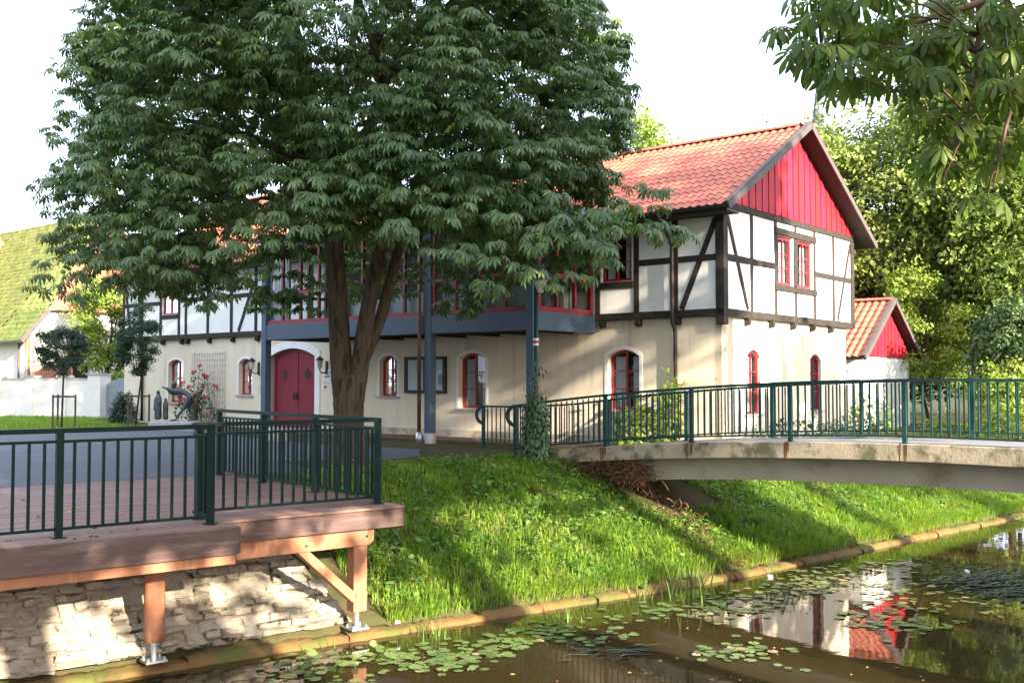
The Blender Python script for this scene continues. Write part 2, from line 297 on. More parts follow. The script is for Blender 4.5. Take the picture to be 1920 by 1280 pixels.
# ---------------------------------------------------------------- ground, water, paving
def axis(lo, hi, step, far):
    c = list(np.arange(lo, hi+1e-6, step)); d = step
    while c[-1] < far: d *= 1.35; c.append(c[-1]+d)
    d = step
    while c[0] > -far: d *= 1.35; c.insert(0, c[0]-d)
    return np.array(c)
gx, gy = axis(-11, 17, .28, 1500), axis(-6, 33, .28, 1500)
XX, YY = np.meshgrid(gx, gy); PP = np.stack([XX.ravel(), YY.ravel()], -1); ZZ = height(PP)
nx, ny = len(gx), len(gy); ii = (np.arange(ny-1)[:, None]*nx+np.arange(nx-1)[None]).ravel()
g = npmesh('ground', np.column_stack([PP, ZZ]), np.column_stack([ii, ii+1, ii+nx+1, ii+nx]), 'soil', smooth=True, kind='structure')
def sheet(name, poly, z, m, kind='structure'):
    b = MB(); tr = tessellate_polygon([[Vector((x, y, 0)) for x, y in poly]]); b.add([(x, y, z) for x, y in poly], [tuple(t) for t in tr]); o = b.build(name, m); tag(o, kind=kind); return o
wm = bpy.data.materials.new('canal_water'); wm.use_nodes = True; n_ = wm.node_tree; b_ = n_.nodes['Principled BSDF']
b_.inputs['Base Color'].default_value = (.030, .021, .008, 1); b_.inputs['Roughness'].default_value = .03; b_.inputs['IOR'].default_value = 1.42; b_.inputs['Specular IOR Level'].default_value = .62
t1 = n_.nodes.new('ShaderNodeTexNoise'); t1.inputs['Scale'].default_value = 1.6; t1.inputs['Detail'].default_value = 3; gq = n_.nodes.new('ShaderNodeNewGeometry')
bp_ = n_.nodes.new('ShaderNodeBump'); bp_.inputs['Strength'].default_value = .035; bp_.inputs['Distance'].default_value = .06
n_.links.new(gq.outputs['Position'], t1.inputs['Vector']); n_.links.new(t1.outputs['Fac'], bp_.inputs['Height']); n_.links.new(bp_.outputs[0], b_.inputs['Normal'])
M['water'] = wm
e2 = [EDGE[0]] + [p for p in EDGE[1:-1]] + [EDGE[-1]]
wl = [(p[0]-.05, p[1]+.18) for p in e2]; wr = [(p[0]+6.6, p[1]-8.2) for p in reversed(e2)]
sheet('canal_water', wl+wr, WATER, 'water')

# house frame: local x to the right along the facade (facade runs to -x), y into the house
TH = .68505; HC = (4.876, 23.646, 0.)
def hw(u, v): return (HC[0]-u*math.cos(TH)+v*math.sin(TH), HC[1]+u*math.sin(TH)+v*math.cos(TH))
ASPH = [hw(26.5, -2.2), hw(17, -2.2), hw(13.2, -3.6), hw(9, -4.6), hw(5.6, -4.2), hw(4.6, -5.3), (-1.9, 21.9), (-2.6, 20.6), (-4.6, 20.6), (-3.35, 18.0), (-4.95, 17.55), (-9.5, 14.0), (-16, 9.5), (-40, 0), (-60, 20), (-40, 36.5), (-20, 33.0)]
sheet('asphalt_forecourt', ASPH, .004, 'asphalt')
# lawn sheet in front of the left wing and garden wall
sheet('lawn', [(-40, 36.6), (-20, 33.1), (-11.5, 33.6), hw(20, -1.3), hw(27.5, -.6), (-16.5, 46.2), (-60, 52)], .006, 'lawn')
# brick strip at the foot of the house, laid brick by brick where it shows
pv = tag(MB().box(-13.6, -3.4, -1.35, -.0, .0, .012).build('paved_strip', 'brick_pave'), kind='structure'); pv.location = HC; pv.rotation_euler = (0, 0, -TH)
bme = MB().box(-.098, .098, -.047, .047, 0, .02).mesh('brick', 'brick_pave')
for r in range(10):
    for c in range(24):
        link('brick', bme, pv, (-11.9+c*.21+(r % 2)*.1+random.uniform(-.004, .004), -1.28+r*.108, .012+random.uniform(-.004, .003)))

# ---------------------------------------------------------------- canal edging blocks
ed = thing('canal_edging', 'long low rust brown edging of mossy blocks along the waterline below grass bank', 'kerb', (0, 0, 0))
def block_mesh(seed):
    r = random.Random(seed); b = MB(); n = 10; prof = [(-.15, -.34), (-.15, -.08), (-.12, .01), (-.06, .045), (.03, .06), (.12, .05), (.2, .0), (.2, -.34)]; V_ = []
    for i in range(n+1):
        x = -.5+i/n; e = 1.0
        V_ += [(x*1.0, a*e+r.uniform(-.022, .022), (z*e if z > -.3 else z)+(r.uniform(-.022, .022) if z > -.3 else 0)) for a, z in prof]
    k = len(prof); F = [(i*k+j, i*k+j+1, (i+1)*k+j+1, (i+1)*k+j) for i in range(n) for j in range(k-1)]+[tuple(range(k)), tuple(n*k+k-1-j for j in range(k))]
    b.add(V_, F); return b.mesh('edging_block', 'kerb', True)
bms = [block_mesh(i) for i in range(5)]
seg = EDGE[1:-2]; L = np.concatenate([[0], np.cumsum(np.hypot(*np.diff(seg, axis=0).T))])
t = 0.; 
while t < min(L[-1]-1, 47):
    p = np.array([np.interp(t+.5, L, seg[:, k]) for k in (0, 1)]); q0 = np.array([np.interp(t, L, seg[:, k]) for k in (0, 1)]); q1 = np.array([np.interp(t+1, L, seg[:, k]) for k in (0, 1)])
    d = q1-q0; link('edging_block', random.choice(bms), ed, (p[0]-.1*d[1], p[1]+.1*d[0], WATER+.025+random.uniform(-.014, .014)), (random.uniform(-.03, .03), random.uniform(-.008, .008), math.atan2(d[1], d[0])+random.uniform(-.02, .02)))
    t += 1.0

# ---------------------------------------------------------------- stone revetment below the deck
rv = thing('stone_revetment', 'sloping wall of pale rough field stones below the wooden deck', 'stone wall', (*DA, 0), math.atan2(DD[1], DD[0]))
S0, S1 = (.60, -1.50), (1.95, -.36); sl_len = math.hypot(S1[0]-S0[0], S1[1]-S0[1]); sa = math.atan2(S1[1]-S0[1], S1[0]-S0[0])
mb = MB(); nxs, nys = 60, 12
for j in range(nys+1):
    for i in range(nxs+1):
        x = -7.5+i/nxs*9.75; f = j/nys; x2 = min(x, 2.15-.55*f); mb.v.append((x2, S0[0]+f*(S1[0]-S0[0])+random.uniform(-.01, .01), S0[1]+f*(S1[1]-S0[1])+.002+random.uniform(-.014, .014)))
mb.f += [(j*(nxs+1)+i, j*(nxs+1)+i+1, (j+1)*(nxs+1)+i+1, (j+1)*(nxs+1)+i) for j in range(nys) for i in range(nxs)]
mb.build('mortar_bed', 'mortar', rv, fix=False)
def stone_mesh(seed, m):
    r = random.Random(seed); bm = bmesh.new(); bmesh.ops.create_cube(bm, size=1)
    for v in bm.verts: v.co += Vector((r.uniform(-.13, .13), r.uniform(-.15, .15), r.uniform(-.05, .05)))
    bmesh.ops.bevel(bm, geom=list(bm.edges), offset=.10, segments=1, affect='EDGES', profile=.6); bmesh.ops.subdivide_edges(bm, edges=[e for e in bm.edges if e.calc_length() > .45], cuts=1, use_grid_fill=True)
    for v in bm.verts: v.co += Vector((r.uniform(-.045, .045), r.uniform(-.05, .05), r.uniform(-.10, .10)))
    bmesh.ops.triangulate(bm, faces=bm.faces)
    me = bpy.data.meshes.new('stone'); bm.to_mesh(me); bm.free(); me.materials.append(M[m]); me.polygons.foreach_set('use_smooth', [r.random() < .25]*len(me.polygons)); return me
sms = [stone_mesh(i, 'stone' if i % 3 else 'stone2') for i in range(16)]
a_ = .02; rows = []; far_ = []
while a_ < sl_len-.05: hgt = random.uniform(.105, .165); rows.append((a_, hgt)); a_ += hgt+.004
for ri, (a0, hgt) in enumerate(rows):
    x = -7.2+random.uniform(0, .2); am = a0+hgt/2; xe = 2.12-.55*am/sl_len
    while x < xe:
        wd = random.choice((random.uniform(.12, .22), random.uniform(.16, .28)))
        if x+wd > xe+.1: break
        if random.random() > .035:
            loc = (x+wd/2, S0[0]+am*math.cos(sa)+.015*math.sin(sa), S0[1]+am*math.sin(sa)+random.uniform(-.010, .014)); rot = (sa+random.uniform(-.09, .09), random.uniform(-.08, .08), random.uniform(-.07, .07)+random.choice((0, math.pi))); scl = (wd*1.04, hgt*1.08, random.uniform(.055, .09))
            if x > -2.6: link('stone', random.choice(sms), rv, loc, rot, scl)
            else: far_.append((loc, rot, scl))
        x += wd+.006
V_, F = [], []
for loc, rot, scl in far_:                        # continuation of the wall under the deck, out of sight
    me = random.choice(sms); mx_ = Matrix.LocRotScale(Vector(loc), __import__('mathutils').Euler(rot), Vector(scl)); n0 = len(V_); V_ += [tuple(mx_ @ v.co) for v in me.vertices]; F += [tuple(n0+i for i in p.vertices) for p in me.polygons]
npmesh('stone_field', np.array(V_), np.array(F), 'stone', rv, False, 'stuff')

# ---------------------------------------------------------------- wooden deck
dk = thing('wooden_deck', 'reddish brown plank deck projecting over the water on timber posts', 'deck', (*DA, 0), math.atan2(DD[1], DD[0]))
DZ = .0
pm = {}
for k in range(42):
    y0 = -.30+k*.145; y1 = y0+.139
    if y0 > 5.75: break
    xr = .19 if y1 < .2 else 2.64
    cuts = [-7.5]+sorted(random.uniform(-5.5, -2)+random.choice((0, 2.2)) for _ in range(1))+[xr]
    for a, b in zip(cuts[:-1], cuts[1:]):
        o = MB().box(a+.003, b-.003, y0, y1, DZ-.03, DZ+random.uniform(-.002, .003)).build('plank', 'deck_wood', dk); 
        if k < 12: bevel(o, .004, 1)
def dbox(name, m, *a, bv=.006): return bevel(MB().box(*a).build(name, m, dk), bv)
dbox('fascia_board', 'fascia_wood', -7.5, .195, -.335, -.302, DZ-.305, DZ-.012); dbox('fascia_board', 'fascia_wood', .197, .23, -.302, .165, DZ-.305, DZ-.012)
dbox('fascia_board', 'fascia_wood', .24, 2.645, .168, .201, DZ-.265, DZ-.012); dbox('fascia_board', 'fascia_wood', 2.648, 2.68, .2, 5.75, DZ-.265, DZ-.012)
dbox('beam', 'new_wood', -7.5, .18, -.28, -.14, DZ-.42, DZ-.31)
mb = MB(); prf = [(.0, -.27), (2.25, -.27), (2.25, -.39), (2.235, -.43), (2.20, -.46), (2.15, -.475), (.0, -.475)]
mb.prism(prf, lambda a, b, d: (a, d, b+DZ), .24, .40); bevel(mb.build('beam', 'new_wood', dk), .008)
for yy in (1.4, 2.6, 3.8, 5.0): dbox('joist', 'new_wood', -7.5, 2.6, yy, yy+.1, DZ-.2, DZ-.034)
LP = (-.456, .44)
def cyl(name, m, parent, x, y, z0, z1, r, n=20, r2=None):
    return MB().tube([(x, y, z0), (x, y, z1)], [r, r2 or r], n).build(name, m, parent, False)
lg = MB(); 
lg.tube([(LP[0], LP[1], -1.30+k*.11) for k in range(9)], [.112+.002*math.sin(k*2.1) for k in range(9)], 20); o = lg.build('round_post', 'new_wood', dk, True)
for px_, py_ in (LP, (2.07, .36)):
    cyl('steel_foot', 'zinc', dk, px_, py_, -1.50, -1.28, .032); o = dk.children[-1]
    b = MB().box(px_-.12, px_+.12, py_-.11, py_+.11, -1.525, -1.50).build('foot_plate', 'zinc', o)
    for sx in (-.09, .09):
        for sy in (-.08, .08): cyl('bolt', 'zinc', o, px_+sx, py_+sy, -1.51, -1.47, .014, 6)
dbox('square_post', 'new_wood', 2.07-.095, 2.07+.095, .36-.095, .36+.095, -1.30, DZ-.478, bv=.012)
mb = MB(); mb.beam((1.24, .34, DZ-.44), (2.0, .34, -1.13), .11, .15, (0, 1, 0)); o = mb.build('diagonal_brace', 'new_wood', dk); bevel(o, .008)
for x in (-6.2, -3.2): MB().tube([(x, .44, -1.45), (x, .44, -.42)], .11, 18).build('round_post', 'new_wood', dk, True)
for bx_, bz_ in ((1.30, -.40), (2.14, -.36)): MB().tube([(bx_, .226, bz_), (bx_, .245, bz_)], .016, 8).build('bolt', 'iron', dk)

# railings (built in world coordinates): path with posts, rails and balusters
def railing(root, pts, zf, H, m, post_at, pr=.03, gap=.15, top2=.12, bot=.09, bw=.026, rail=(.06, .04), rnd=False, postext=.0, no=()):
    pts = [np.array(p, float) for p in pts]; L = [0]
    for a, b in zip(pts[:-1], pts[1:]): L.append(L[-1]+np.hypot(*(b-a)))
    P = lambda t: np.array([np.interp(t, L, [p[k] for p in pts]) for k in (0, 1)])
    key = m; bme = railing.cache.get((key, round(H, 2), bw, top2, bot))
    if bme is None:
        bme = MB().box(-bw/2, bw/2, -bw/2, bw/2, 0, 1).mesh('baluster', m); railing.cache[(key, round(H, 2), bw, top2, bot)] = bme
    n = max(2, int(L[-1]/.35)); T = sorted(set(list(np.linspace(0, L[-1], n))+L))
    def rl(name, zo, wd, ht):
        mb = MB()
        for a, b in zip(T[:-1], T[1:]):
            p, q = P(a), P(b); mb.beam((*p, zf(a)+zo), (*q, zf(b)+zo), wd, ht)
        return mb.build(name, m, root)
    rl('top_rail', H-rail[1]/2, *rail)
    if top2: rl('upper_rail', H-top2-.015, .035, .03)
    rl('lower_rail', bot, .035, .03)
    for t in post_at:
        p = P(t); a, b = P(max(0, t-.05)), P(min(L[-1], t+.05)); ang = math.atan2(*(b-a)[::-1])
        o = MB().box(-pr, pr, -pr, pr, -postext, H-.002).build('post', m, root); o.location = (*p, zf(t)); o.rotation_euler = (0, 0, ang)
        MB().box(-pr*1.9, pr*1.9, -pr*1.9, pr*1.9, 0, .012).build('foot_plate', m, o)
    ztop = H-(top2 if top2 else rail[1])-.03
    for a, b in zip(L[:-1], L[1:]):
        ps = [t for t in post_at if a-.01 <= t <= b+.01]; ps = sorted(set([a, b]+ps))
        for s0, s1 in zip(ps[:-1], ps[1:]):
            k = max(1, round((s1-s0)/gap))
            for i in range(1, k):
                t = s0+(s1-s0)*i/k; p = P(t); q, r = P(max(0, t-.05)), P(min(L[-1], t+.05))
                link('baluster', bme, root, (*p, zf(t)+bot+.01), (0, 0, math.atan2(*(r-q)[::-1])), (1, 1, ztop-bot+.01))
    return P
railing.cache = {}
dp = lambda x, y: DA+DD*x+DN*y
r1 = thing('deck_railing', 'dark green steel railing along the front edge of deck above stone wall', 'railing')
railing(r1, [dp(-6.4, 0), dp(0, 0), dp(0, .5)], lambda t: DZ, 1.11, 'green_paint', [0, 1.6, 3.2, 4.8, 6.4], pr=.035, bw=.028, rail=(.075, .05))
r2 = thing('deck_railing', 'dark green steel railing around deck corner beside the grass, running back towards chestnut', 'railing')
railing(r2, [dp(.06, .5), dp(2.45, .5), dp(2.45, 5.7)], lambda t: DZ, 1.11, 'green_paint', [0, 2.39, 4.12, 5.85, 7.59], pr=.04, bw=.028, rail=(.075, .05))

# ---------------------------------------------------------------- foot bridge
bp_w = lambda t, n: BO+BD*t+BN*n
bz = lambda t: .626-.006813*(t-6.55)**2
br = thing('footbridge', 'arched concrete footbridge with green steel railings crossing the canal beside house', 'bridge', (0, 0, 0))
TT = np.linspace(-2.4, 16, 50); BW = 2.0
def strip(name, m, n0, n1, z0, z1, tt, parent=br):
    b = MB(); V_ = []
    for t in tt:
        p, q = bp_w(t, n0), bp_w(t, n1); z = bz(t); V_ += [(*p, z+z0), (*q, z+z0), (*q, z+z1), (*p, z+z1)]
    k = len(tt); F = [(4*i+j, 4*i+(j+1) % 4, 4*i+4+(j+1) % 4, 4*i+4+j) for i in range(k-1) for j in range(4)]+[(0, 1, 2, 3), (4*k-1, 4*k-2, 4*k-3, 4*k-4)]
    return b.add(V_, F).build(name, m, parent)
cuts = [-1.5, -.02, 1.85, 3.76, 5.67, 7.6, 9.5, 11.4, 13.3, 16]
for a, b in zip(cuts[:-1], cuts[1:]):
    bevel(strip('edge_slab', 'concrete', -.10, .26, -.27, 0, np.linspace(a+.006, b-.006, 7)), .012); strip('edge_slab', 'concrete', BW-.26, BW+.10, -.27, 0, np.linspace(a+.006, b-.006, 7))
strip('deck_slab', 'bridge_path', .262, BW-.262, -.26, -.012, TT); strip('girder', 'concrete2', .30, .62, -.67, -.28, np.linspace(-.3, 14.5, 40)); strip('girder', 'concrete2', BW-.62, BW-.30, -.67, -.28, np.linspace(-.3, 14.5, 40))
strip('soffit', 'concrete2', .62, BW-.62, -.33, -.262, np.linspace(-.3, 15, 30))
for t in (0, 1.91, 3.82, 5.73, 7.64, 9.55): 
    b = MB(); 
    for k in range(3): 
        t0 = t+random.uniform(-.07, .03); w_ = random.uniform(.03, .07); p, q = bp_w(t0, -.104), bp_w(t0+w_, -.104); z = bz(t0); h_ = random.uniform(.16, .29)
        b.add([(*p, z-.005), (*q, z-.005), (*(q+(p-q)*.2), z-h_), (*(p+(q-p)*.2), z-h_*.9)], [(0, 1, 2, 3)])
    b.build('rust_streak', 'rust', br)
def zfun(ts): return lambda t: bz(ts+t) if ts+t > -2.3 else max(.0, bz(-2.3)+(ts+t+2.3)*.06)
for n, ts, te, posts in ((0., -2.3, 16, [-2.3, 0, 1.91, 3.82, 5.73, 7.64, 9.55, 11.46, 13.4, 16]), (BW, -5.1, 16, [-5.1, -3.3, -1.4, .55, 2.45, 4.2, 6.1, 8.0, 9.9, 11.8, 13.7, 16])):
    zf = zfun(ts); H = 1.0
    railing(br, [bp_w(ts, n), bp_w(te, n)], zf, H, 'bridge_green', [p-ts for p in posts], pr=.032, gap=.135, top2=0, bot=.11, bw=.022, rail=(.07, .045), postext=.25)
    # curled end of the hand rail
    c = bp_w(ts, n); z0 = zf(0)+H-.03; pts = [(*(c-BD*.23*math.sin(a)), z0-.22*(1-math.cos(a))*.9) for a in np.linspace(0, math.pi*.92, 12)]
    mb = MB(); 
    for p, q in zip(pts[:-1], pts[1:]): mb.beam(p, q, .07, .045, (BN[0], BN[1], 0))
    mb.build('curled_rail_end', 'bridge_green', br)
# ---------------------------------------------------------------- the half timbered house
hs = thing('timber_framed_house', 'long half-timbered house with cream ground floor, red gable boarding and red tiled roof', 'house', HC, -TH)
fF = lambda s, z, d: (-s, d, z)                   # facade: s metres left of the corner, d into the wall
fG = lambda s, z, d: (-d, s, z)                   # gable: s metres right of the corner
def arch(s0, s1, z0, z1, rise, n=10):             # outline of an opening with a segmental head, anticlockwise from bottom s0
    w_ = s1-s0; c = (s0+s1)/2; r = (w_*w_/4+rise*rise)/(2*rise); zc = z1-r; a = math.asin(min(1, w_/2/r))
    top = [(c+r*math.sin(t), zc+r*math.cos(t)) for t in np.linspace(a, -a, n)]
    return [(s0, z0), (s1, z0)]+top
def rect(s0, s1, z0, z1): return [(s0, z0), (s1, z0), (s1, z1), (s0, z1)]
def wall(name, m, outer, holes, f, d0, depth, parent=hs):
    b = MB(); loops = [outer]+holes; tr = tessellate_polygon([[Vector((a, c, 0)) for a, c in l] for l in loops]); flat = [p for l in loops for p in l]
    b.add([f(a, c, d0) for a, c in flat], [tuple(t) for t in tr])
    for l in loops:
        n = len(l); b.add([f(a, c, d0) for a, c in l]+[f(a, c, d0+depth) for a, c in l], [(i, (i+1) % n, n+(i+1) % n, n+i) for i in range(n)])
    return b.build(name, m, parent, fix=False)
def inset(poly, d):
    cx = sum(p[0] for p in poly)/len(poly); n = len(poly); out = []
    for i in range(n):
        p0, p1, p2 = (Vector(poly[(i+k-1) % n]) for k in range(3)); e1 = (p1-p0).normalized(); e2 = (p2-p1).normalized()
        n1, n2 = Vector((-e1.y, e1.x)), Vector((-e2.y, e2.x)); b = (n1+n2); b = b/max(.3, b.length_squared)*2 if b.length > 1e-6 else n1
        out.append((p1.x+b.x*d, p1.y+b.y*d))
    return out
CW = {}
def wavy(s0, s1, z0, z1, f, d, name, m, parent, n=22, amp=.03):
    b = MB(); V_ = []
    for i in range(n+1): s = s0+(s1-s0)*i/n; dd = d+amp*math.sin(i*1.9)+random.uniform(-.006, .006); V_ += [f(s, z0, dd), f(s, z1, dd)]
    return b.add(V_, [(2*i, 2*i+2, 2*i+3, 2*i+1) for i in range(n)]).build(name, m, parent, True, False)
def window(f, s0, s1, z0, z1, rise, d0, cols=2, rows=3, surround=True, sill=True, rv=.16, m='red_frame', fw=.065, curt=True):
    hole = arch(s0, s1, z0, z1, rise) if rise else rect(s0, s1, z0, z1)
    inn = inset(hole, fw); o = MB().ring(hole, inn, f, d0+rv, d0+rv+.06).build('window', m, hs)
    zt = max(p[1] for p in inn); a0, a1 = s0+fw, s1-fw; b0 = z0+fw
    for i in range(1, cols):
        s = a0+(a1-a0)*i/cols; wv = (.05 if f is fF else .03)
        MB().box(*sorted((f(s-wv/2, 0, 0)[0], f(s+wv/2, 0, 0)[0])), *sorted((f(s-wv/2, 0, d0+rv-.004)[1], f(s+wv/2, 0, d0+rv+.045)[1])), b0, zt).build('mullion', m, o) if f is fF else \
        MB().box(-(d0+rv+.045), -(d0+rv-.004), s-wv/2, s+wv/2, b0, zt).build('mullion', m, o)
    for j in range(1, rows):
        z = b0+(zt-b0)*j/rows
        p, q = f(a0, z-.012, d0+rv+.008), f(a1, z+.012, d0+rv+.034); MB().box(*sorted((p[0], q[0])), *sorted((p[1], q[1])), z-.013, z+.013).build('glazing_bar', m, o)
    n = len(inn); pn = MB(); tr = tessellate_polygon([[Vector((a, c, 0)) for a, c in inn]]); pn.add([f(a, c, d0+rv+.03) for a, c in inn], [tuple(t) for t in tr]); pn.build('pane', 'glass', o, fix=False)
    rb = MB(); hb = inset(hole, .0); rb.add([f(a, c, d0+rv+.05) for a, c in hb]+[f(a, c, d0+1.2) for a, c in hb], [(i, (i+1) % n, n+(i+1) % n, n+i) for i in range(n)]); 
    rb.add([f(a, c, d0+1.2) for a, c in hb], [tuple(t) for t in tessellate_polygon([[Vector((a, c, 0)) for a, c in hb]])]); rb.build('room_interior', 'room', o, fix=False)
    if curt:
        wv = (a1-a0)*random.uniform(.25, .38); wavy(a0, a0+wv, b0, zt-.02-rise*.5, f, d0+rv+.16, 'curtain', 'curtain', o); wavy(a1-wv, a1, b0, zt-.02-rise*.5, f, d0+rv+.16, 'curtain', 'curtain', o)
    if surround:
        out = inset(hole, -.085); out[0] = (out[0][0], z0); out[1] = (out[1][0], z0); h2 = list(hole)
        MB().ring(out, h2, f, d0-.012, d0+.03).build('surround', 'trim_white', o)
    if sill:
        p, q = f(s0-.11, 0, d0-.075), f(s1+.11, 0, d0+.14); bevel(MB().box(*sorted((p[0], q[0])), *sorted((p[1], q[1])), z0-.055, z0-.001).build('sill', 'plinth', o), .006)
    return hole
LEN, WID = 25.9, 8.0; GD = .12                    # ground floor set back under the jetty
ZB0, ZB1, ZR, ZP0, ZP1 = 3.08, 3.26, 4.46, 5.60, 5.78
hol = []
for (s0, s1, z0, z1, c, r) in ((21.9, 22.85, .78, 2.36, 2, 3), (17.8, 18.55, 1.10, 2.34, 2, 3), (10.8, 11.55, 1.12, 2.34, 2, 3), (7.33, 8.33, .82, 2.36, 2, 3), (2.36, 3.30, .86, 2.36, 2, 3)):
    hol.append(window(fF, s0, s1, z0, z1, .17, GD, c, r))
door = arch(14.52, 16.80, .02, 2.64, .26, 16); hol.append(door)
wall('ground_floor_wall', 'plaster_cream', rect(.12, LEN, -.3, ZB0+.02), hol, fF, GD, .2)
hg = [window(fG, 1.34, 2.08, .78, 2.34, .2, GD, 2, 3, rv=.06, fw=.045), window(fG, 5.05, 5.80, .78, 2.30, .2, GD, 2, 3, rv=.06, fw=.045)]
wall('ground_floor_wall', 'plaster_cream', rect(.12, 7.62, -.5, ZB0+.02), hg, fG, GD, .2)
MB().box(-LEN, -.2, 7.4, 7.62, -.3, 3.1).build('rear_wall', 'plaster_cream', hs); MB().box(-LEN, -LEN+.2, .2, 7.6, -.3, 5.7).build('end_wall', 'plaster_white', hs)
plc = MB(); plc.box(-13.7, -.118, GD-.012, GD+.02, -.28, .20); plc.build('plinth_band', 'plaster_dirty', hs)
# double door
dd = GD+.16; dm = (14.52+16.80)/2
def leaf(s0, s1):
    cl = [(a, min(z, 2.64)) for a, z in door]
    pts = [(s0, .02), (s1, .02)]+[p for p in ((s, None) for s in np.linspace(s1, s0, 9))]
    c, r_ = dm, ((2.28**2)/4+.26**2)/(2*.26); zc = 2.64-r_
    top = [(s, zc+math.sqrt(r_*r_-(s-c)**2)) for s in np.linspace(s1, s0, 9)]
    return [(s0, .02), (s1, .02)]+top, lambda s: zc+math.sqrt(max(0, r_*r_-(s-c)**2))
for s0, s1 in ((14.53, dm-.006), (dm+.006, 16.79)):
    poly, ztop = leaf(s0, s1); o = MB().prism(poly, fF, dd+.02, dd+.06).build('door', 'door_red', hs)
    n = 9; a0, a1 = s0+.11, s1-.11; wd = (a1-a0)/n
    for i in range(n):
        a, b = a0+i*wd+.004, a0+(i+1)*wd-.004; pl = [(a, .14), (b, .14), (b, ztop(b)-.17), (a, ztop(a)-.17)]; MB().prism(pl, fF, dd+.006, dd+.02).build('board', 'door_red', o)
    outp = poly; inn = [(s0+.10, .12), (s1-.10, .12)]+[(s, ztop(s)-.13) for s in np.linspace(s1-.10, s0+.10, 9)]; MB().ring(outp, inn, fF, dd-.008, dd+.02).build('door_frame', 'door_red', o)
    c = (s0+s1)/2; zc = 1.78; MB().prism([(c-.15, zc), (c, zc-.19), (c+.15, zc), (c, zc+.19)], fF, dd-.003, dd+.004).build('diamond_light', 'room', o)
    MB().ring([(c-.175, zc), (c, zc-.22), (c+.175, zc), (c, zc+.22)], [(c-.145, zc), (c, zc-.185), (c+.145, zc), (c, zc+.185)], fF, dd-.010, dd+.004).build('diamond_frame', 'door_red', o)
    sg = 1 if s0 > dm-.1 else -1; hx = dm+sg*.075
    MB().tube([(-hx, dd-.06, 1.0), (-hx, dd-.06, 1.16)], .016, 8).build('handle', 'iron', o); MB().box(-hx-.035, -hx+.035, dd-.016, dd-.008, .92, 1.2).build('handle_plate', 'iron', o)
out = inset(door, -.25); out[0] = (out[0][0], .02); out[1] = (out[1][0], .02); MB().ring(out, door, fF, GD-.03, GD+.18).build('door_surround', 'trim_white', hs)
MB().box(-17.0, -14.3, -.5, GD, -.02, .05).build('door_step', 'plinth', hs)
# upper floor plaster with window openings
uw = [window(fF, 2.52, 3.40, 4.05, 5.42, 0, .03, 2, 3, False, False, .05), window(fF, 22.16, 23.14, 4.02, 5.2, 0, .03, 2, 2, False, False, .05)]
wall('upper_wall', 'plaster_white', rect(0.03, LEN, ZB0+.03, 5.75), uw, fF, .03, .2)
gw = [window(fG, 2.93, 3.86, 4.03, 5.27, 0, .03, 2, 3, False, False, .07, fw=.07), window(fG, 4.16, 5.12, 4.03, 5.27, 0, .03, 2, 3, False, False, .07, fw=.07)]
wall('upper_wall', 'plaster_white', rect(0.03, WID, ZB0+.03, 5.75), gw, fG, .03, .2)
def tim(f, s0, s1, z0, z1, d0=0., d1=.06, name='timber'):
    j = lambda: random.uniform(-.006, .006); p, q = f(s0+j(), 0, d0), f(s1+j(), 0, d1); return bevel(MB().box(*sorted((p[0], q[0])), *sorted((p[1], q[1])), z0, z1).build(name, 'timber', hs), .012, 1)
def brace(f, a, b, wd=.14, d0=.006): 
    (s0, z0), (s1, z1) = a, b; p, q = Vector(f(s0, z0, d0+.03)), Vector(f(s1, z1, d0+.03)); nrm = Vector(f(0, 0, 1))-Vector(f(0, 0, 0)); return MB().beam(p, q, wd, .055, nrm).build('brace', 'timber', hs)
random.seed(3)
# facade frame
tim(fF, -.02, 3.6, ZB0, ZB1, -.02, .1, 'sill_beam'); tim(fF, 13.8, LEN, ZB0, ZB1, -.02, .1, 'sill_beam'); tim(fF, 0, LEN, ZP0, ZP1, -.008, .08, 'wall_plate')
bevel(MB().box(-.2, .02, -.02, .2, ZB0-.19, ZP0).build('corner_post', 'timber', hs), .015)
for s in (1.29, 2.38, 3.52, 14.6, 16.0, 17.49, 18.87, 20.26, 21.61, 22.06, 23.25, 24.52, 25.82): tim(fF, s-.075, s+.075, ZB1, ZP0, .003, .07, 'post')
for a, b, z in ((.2, 1.21, ZR), (1.37, 2.30, ZR), (13.8, 14.52, ZR), (14.68, 15.92, ZR), (16.08, 17.41, ZR+.04), (17.57, 18.79, ZR+.04), (18.95, 20.18, ZR+.04), (20.34, 21.53, ZR+.04), (21.69, 21.98, ZR+.04), (23.33, 24.44, ZR), (24.6, 25.74, ZR)): tim(fF, a, b, z-.075, z+.075, .008, .07, 'rail')
tim(fF, 2.45, 3.45, 3.88, 4.04, -.01, .07, 'window_sill_beam'); tim(fF, 22.13, 23.17, 3.86, 4.01, -.01, .07, 'window_sill_beam'); tim(fF, 22.13, 23.17, 5.2, 5.34, .008, .07, 'rail'); tim(fF, 2.45, 3.45, 5.42, 5.59, .008, .07, 'rail')
brace(fF, (.2, 5.36), (1.12, ZB1+.02)); brace(fF, (18.45, ZB1+.02), (17.6, 4.95)); brace(fF, (25.3, ZB1+.02), (25.75, 5.3))
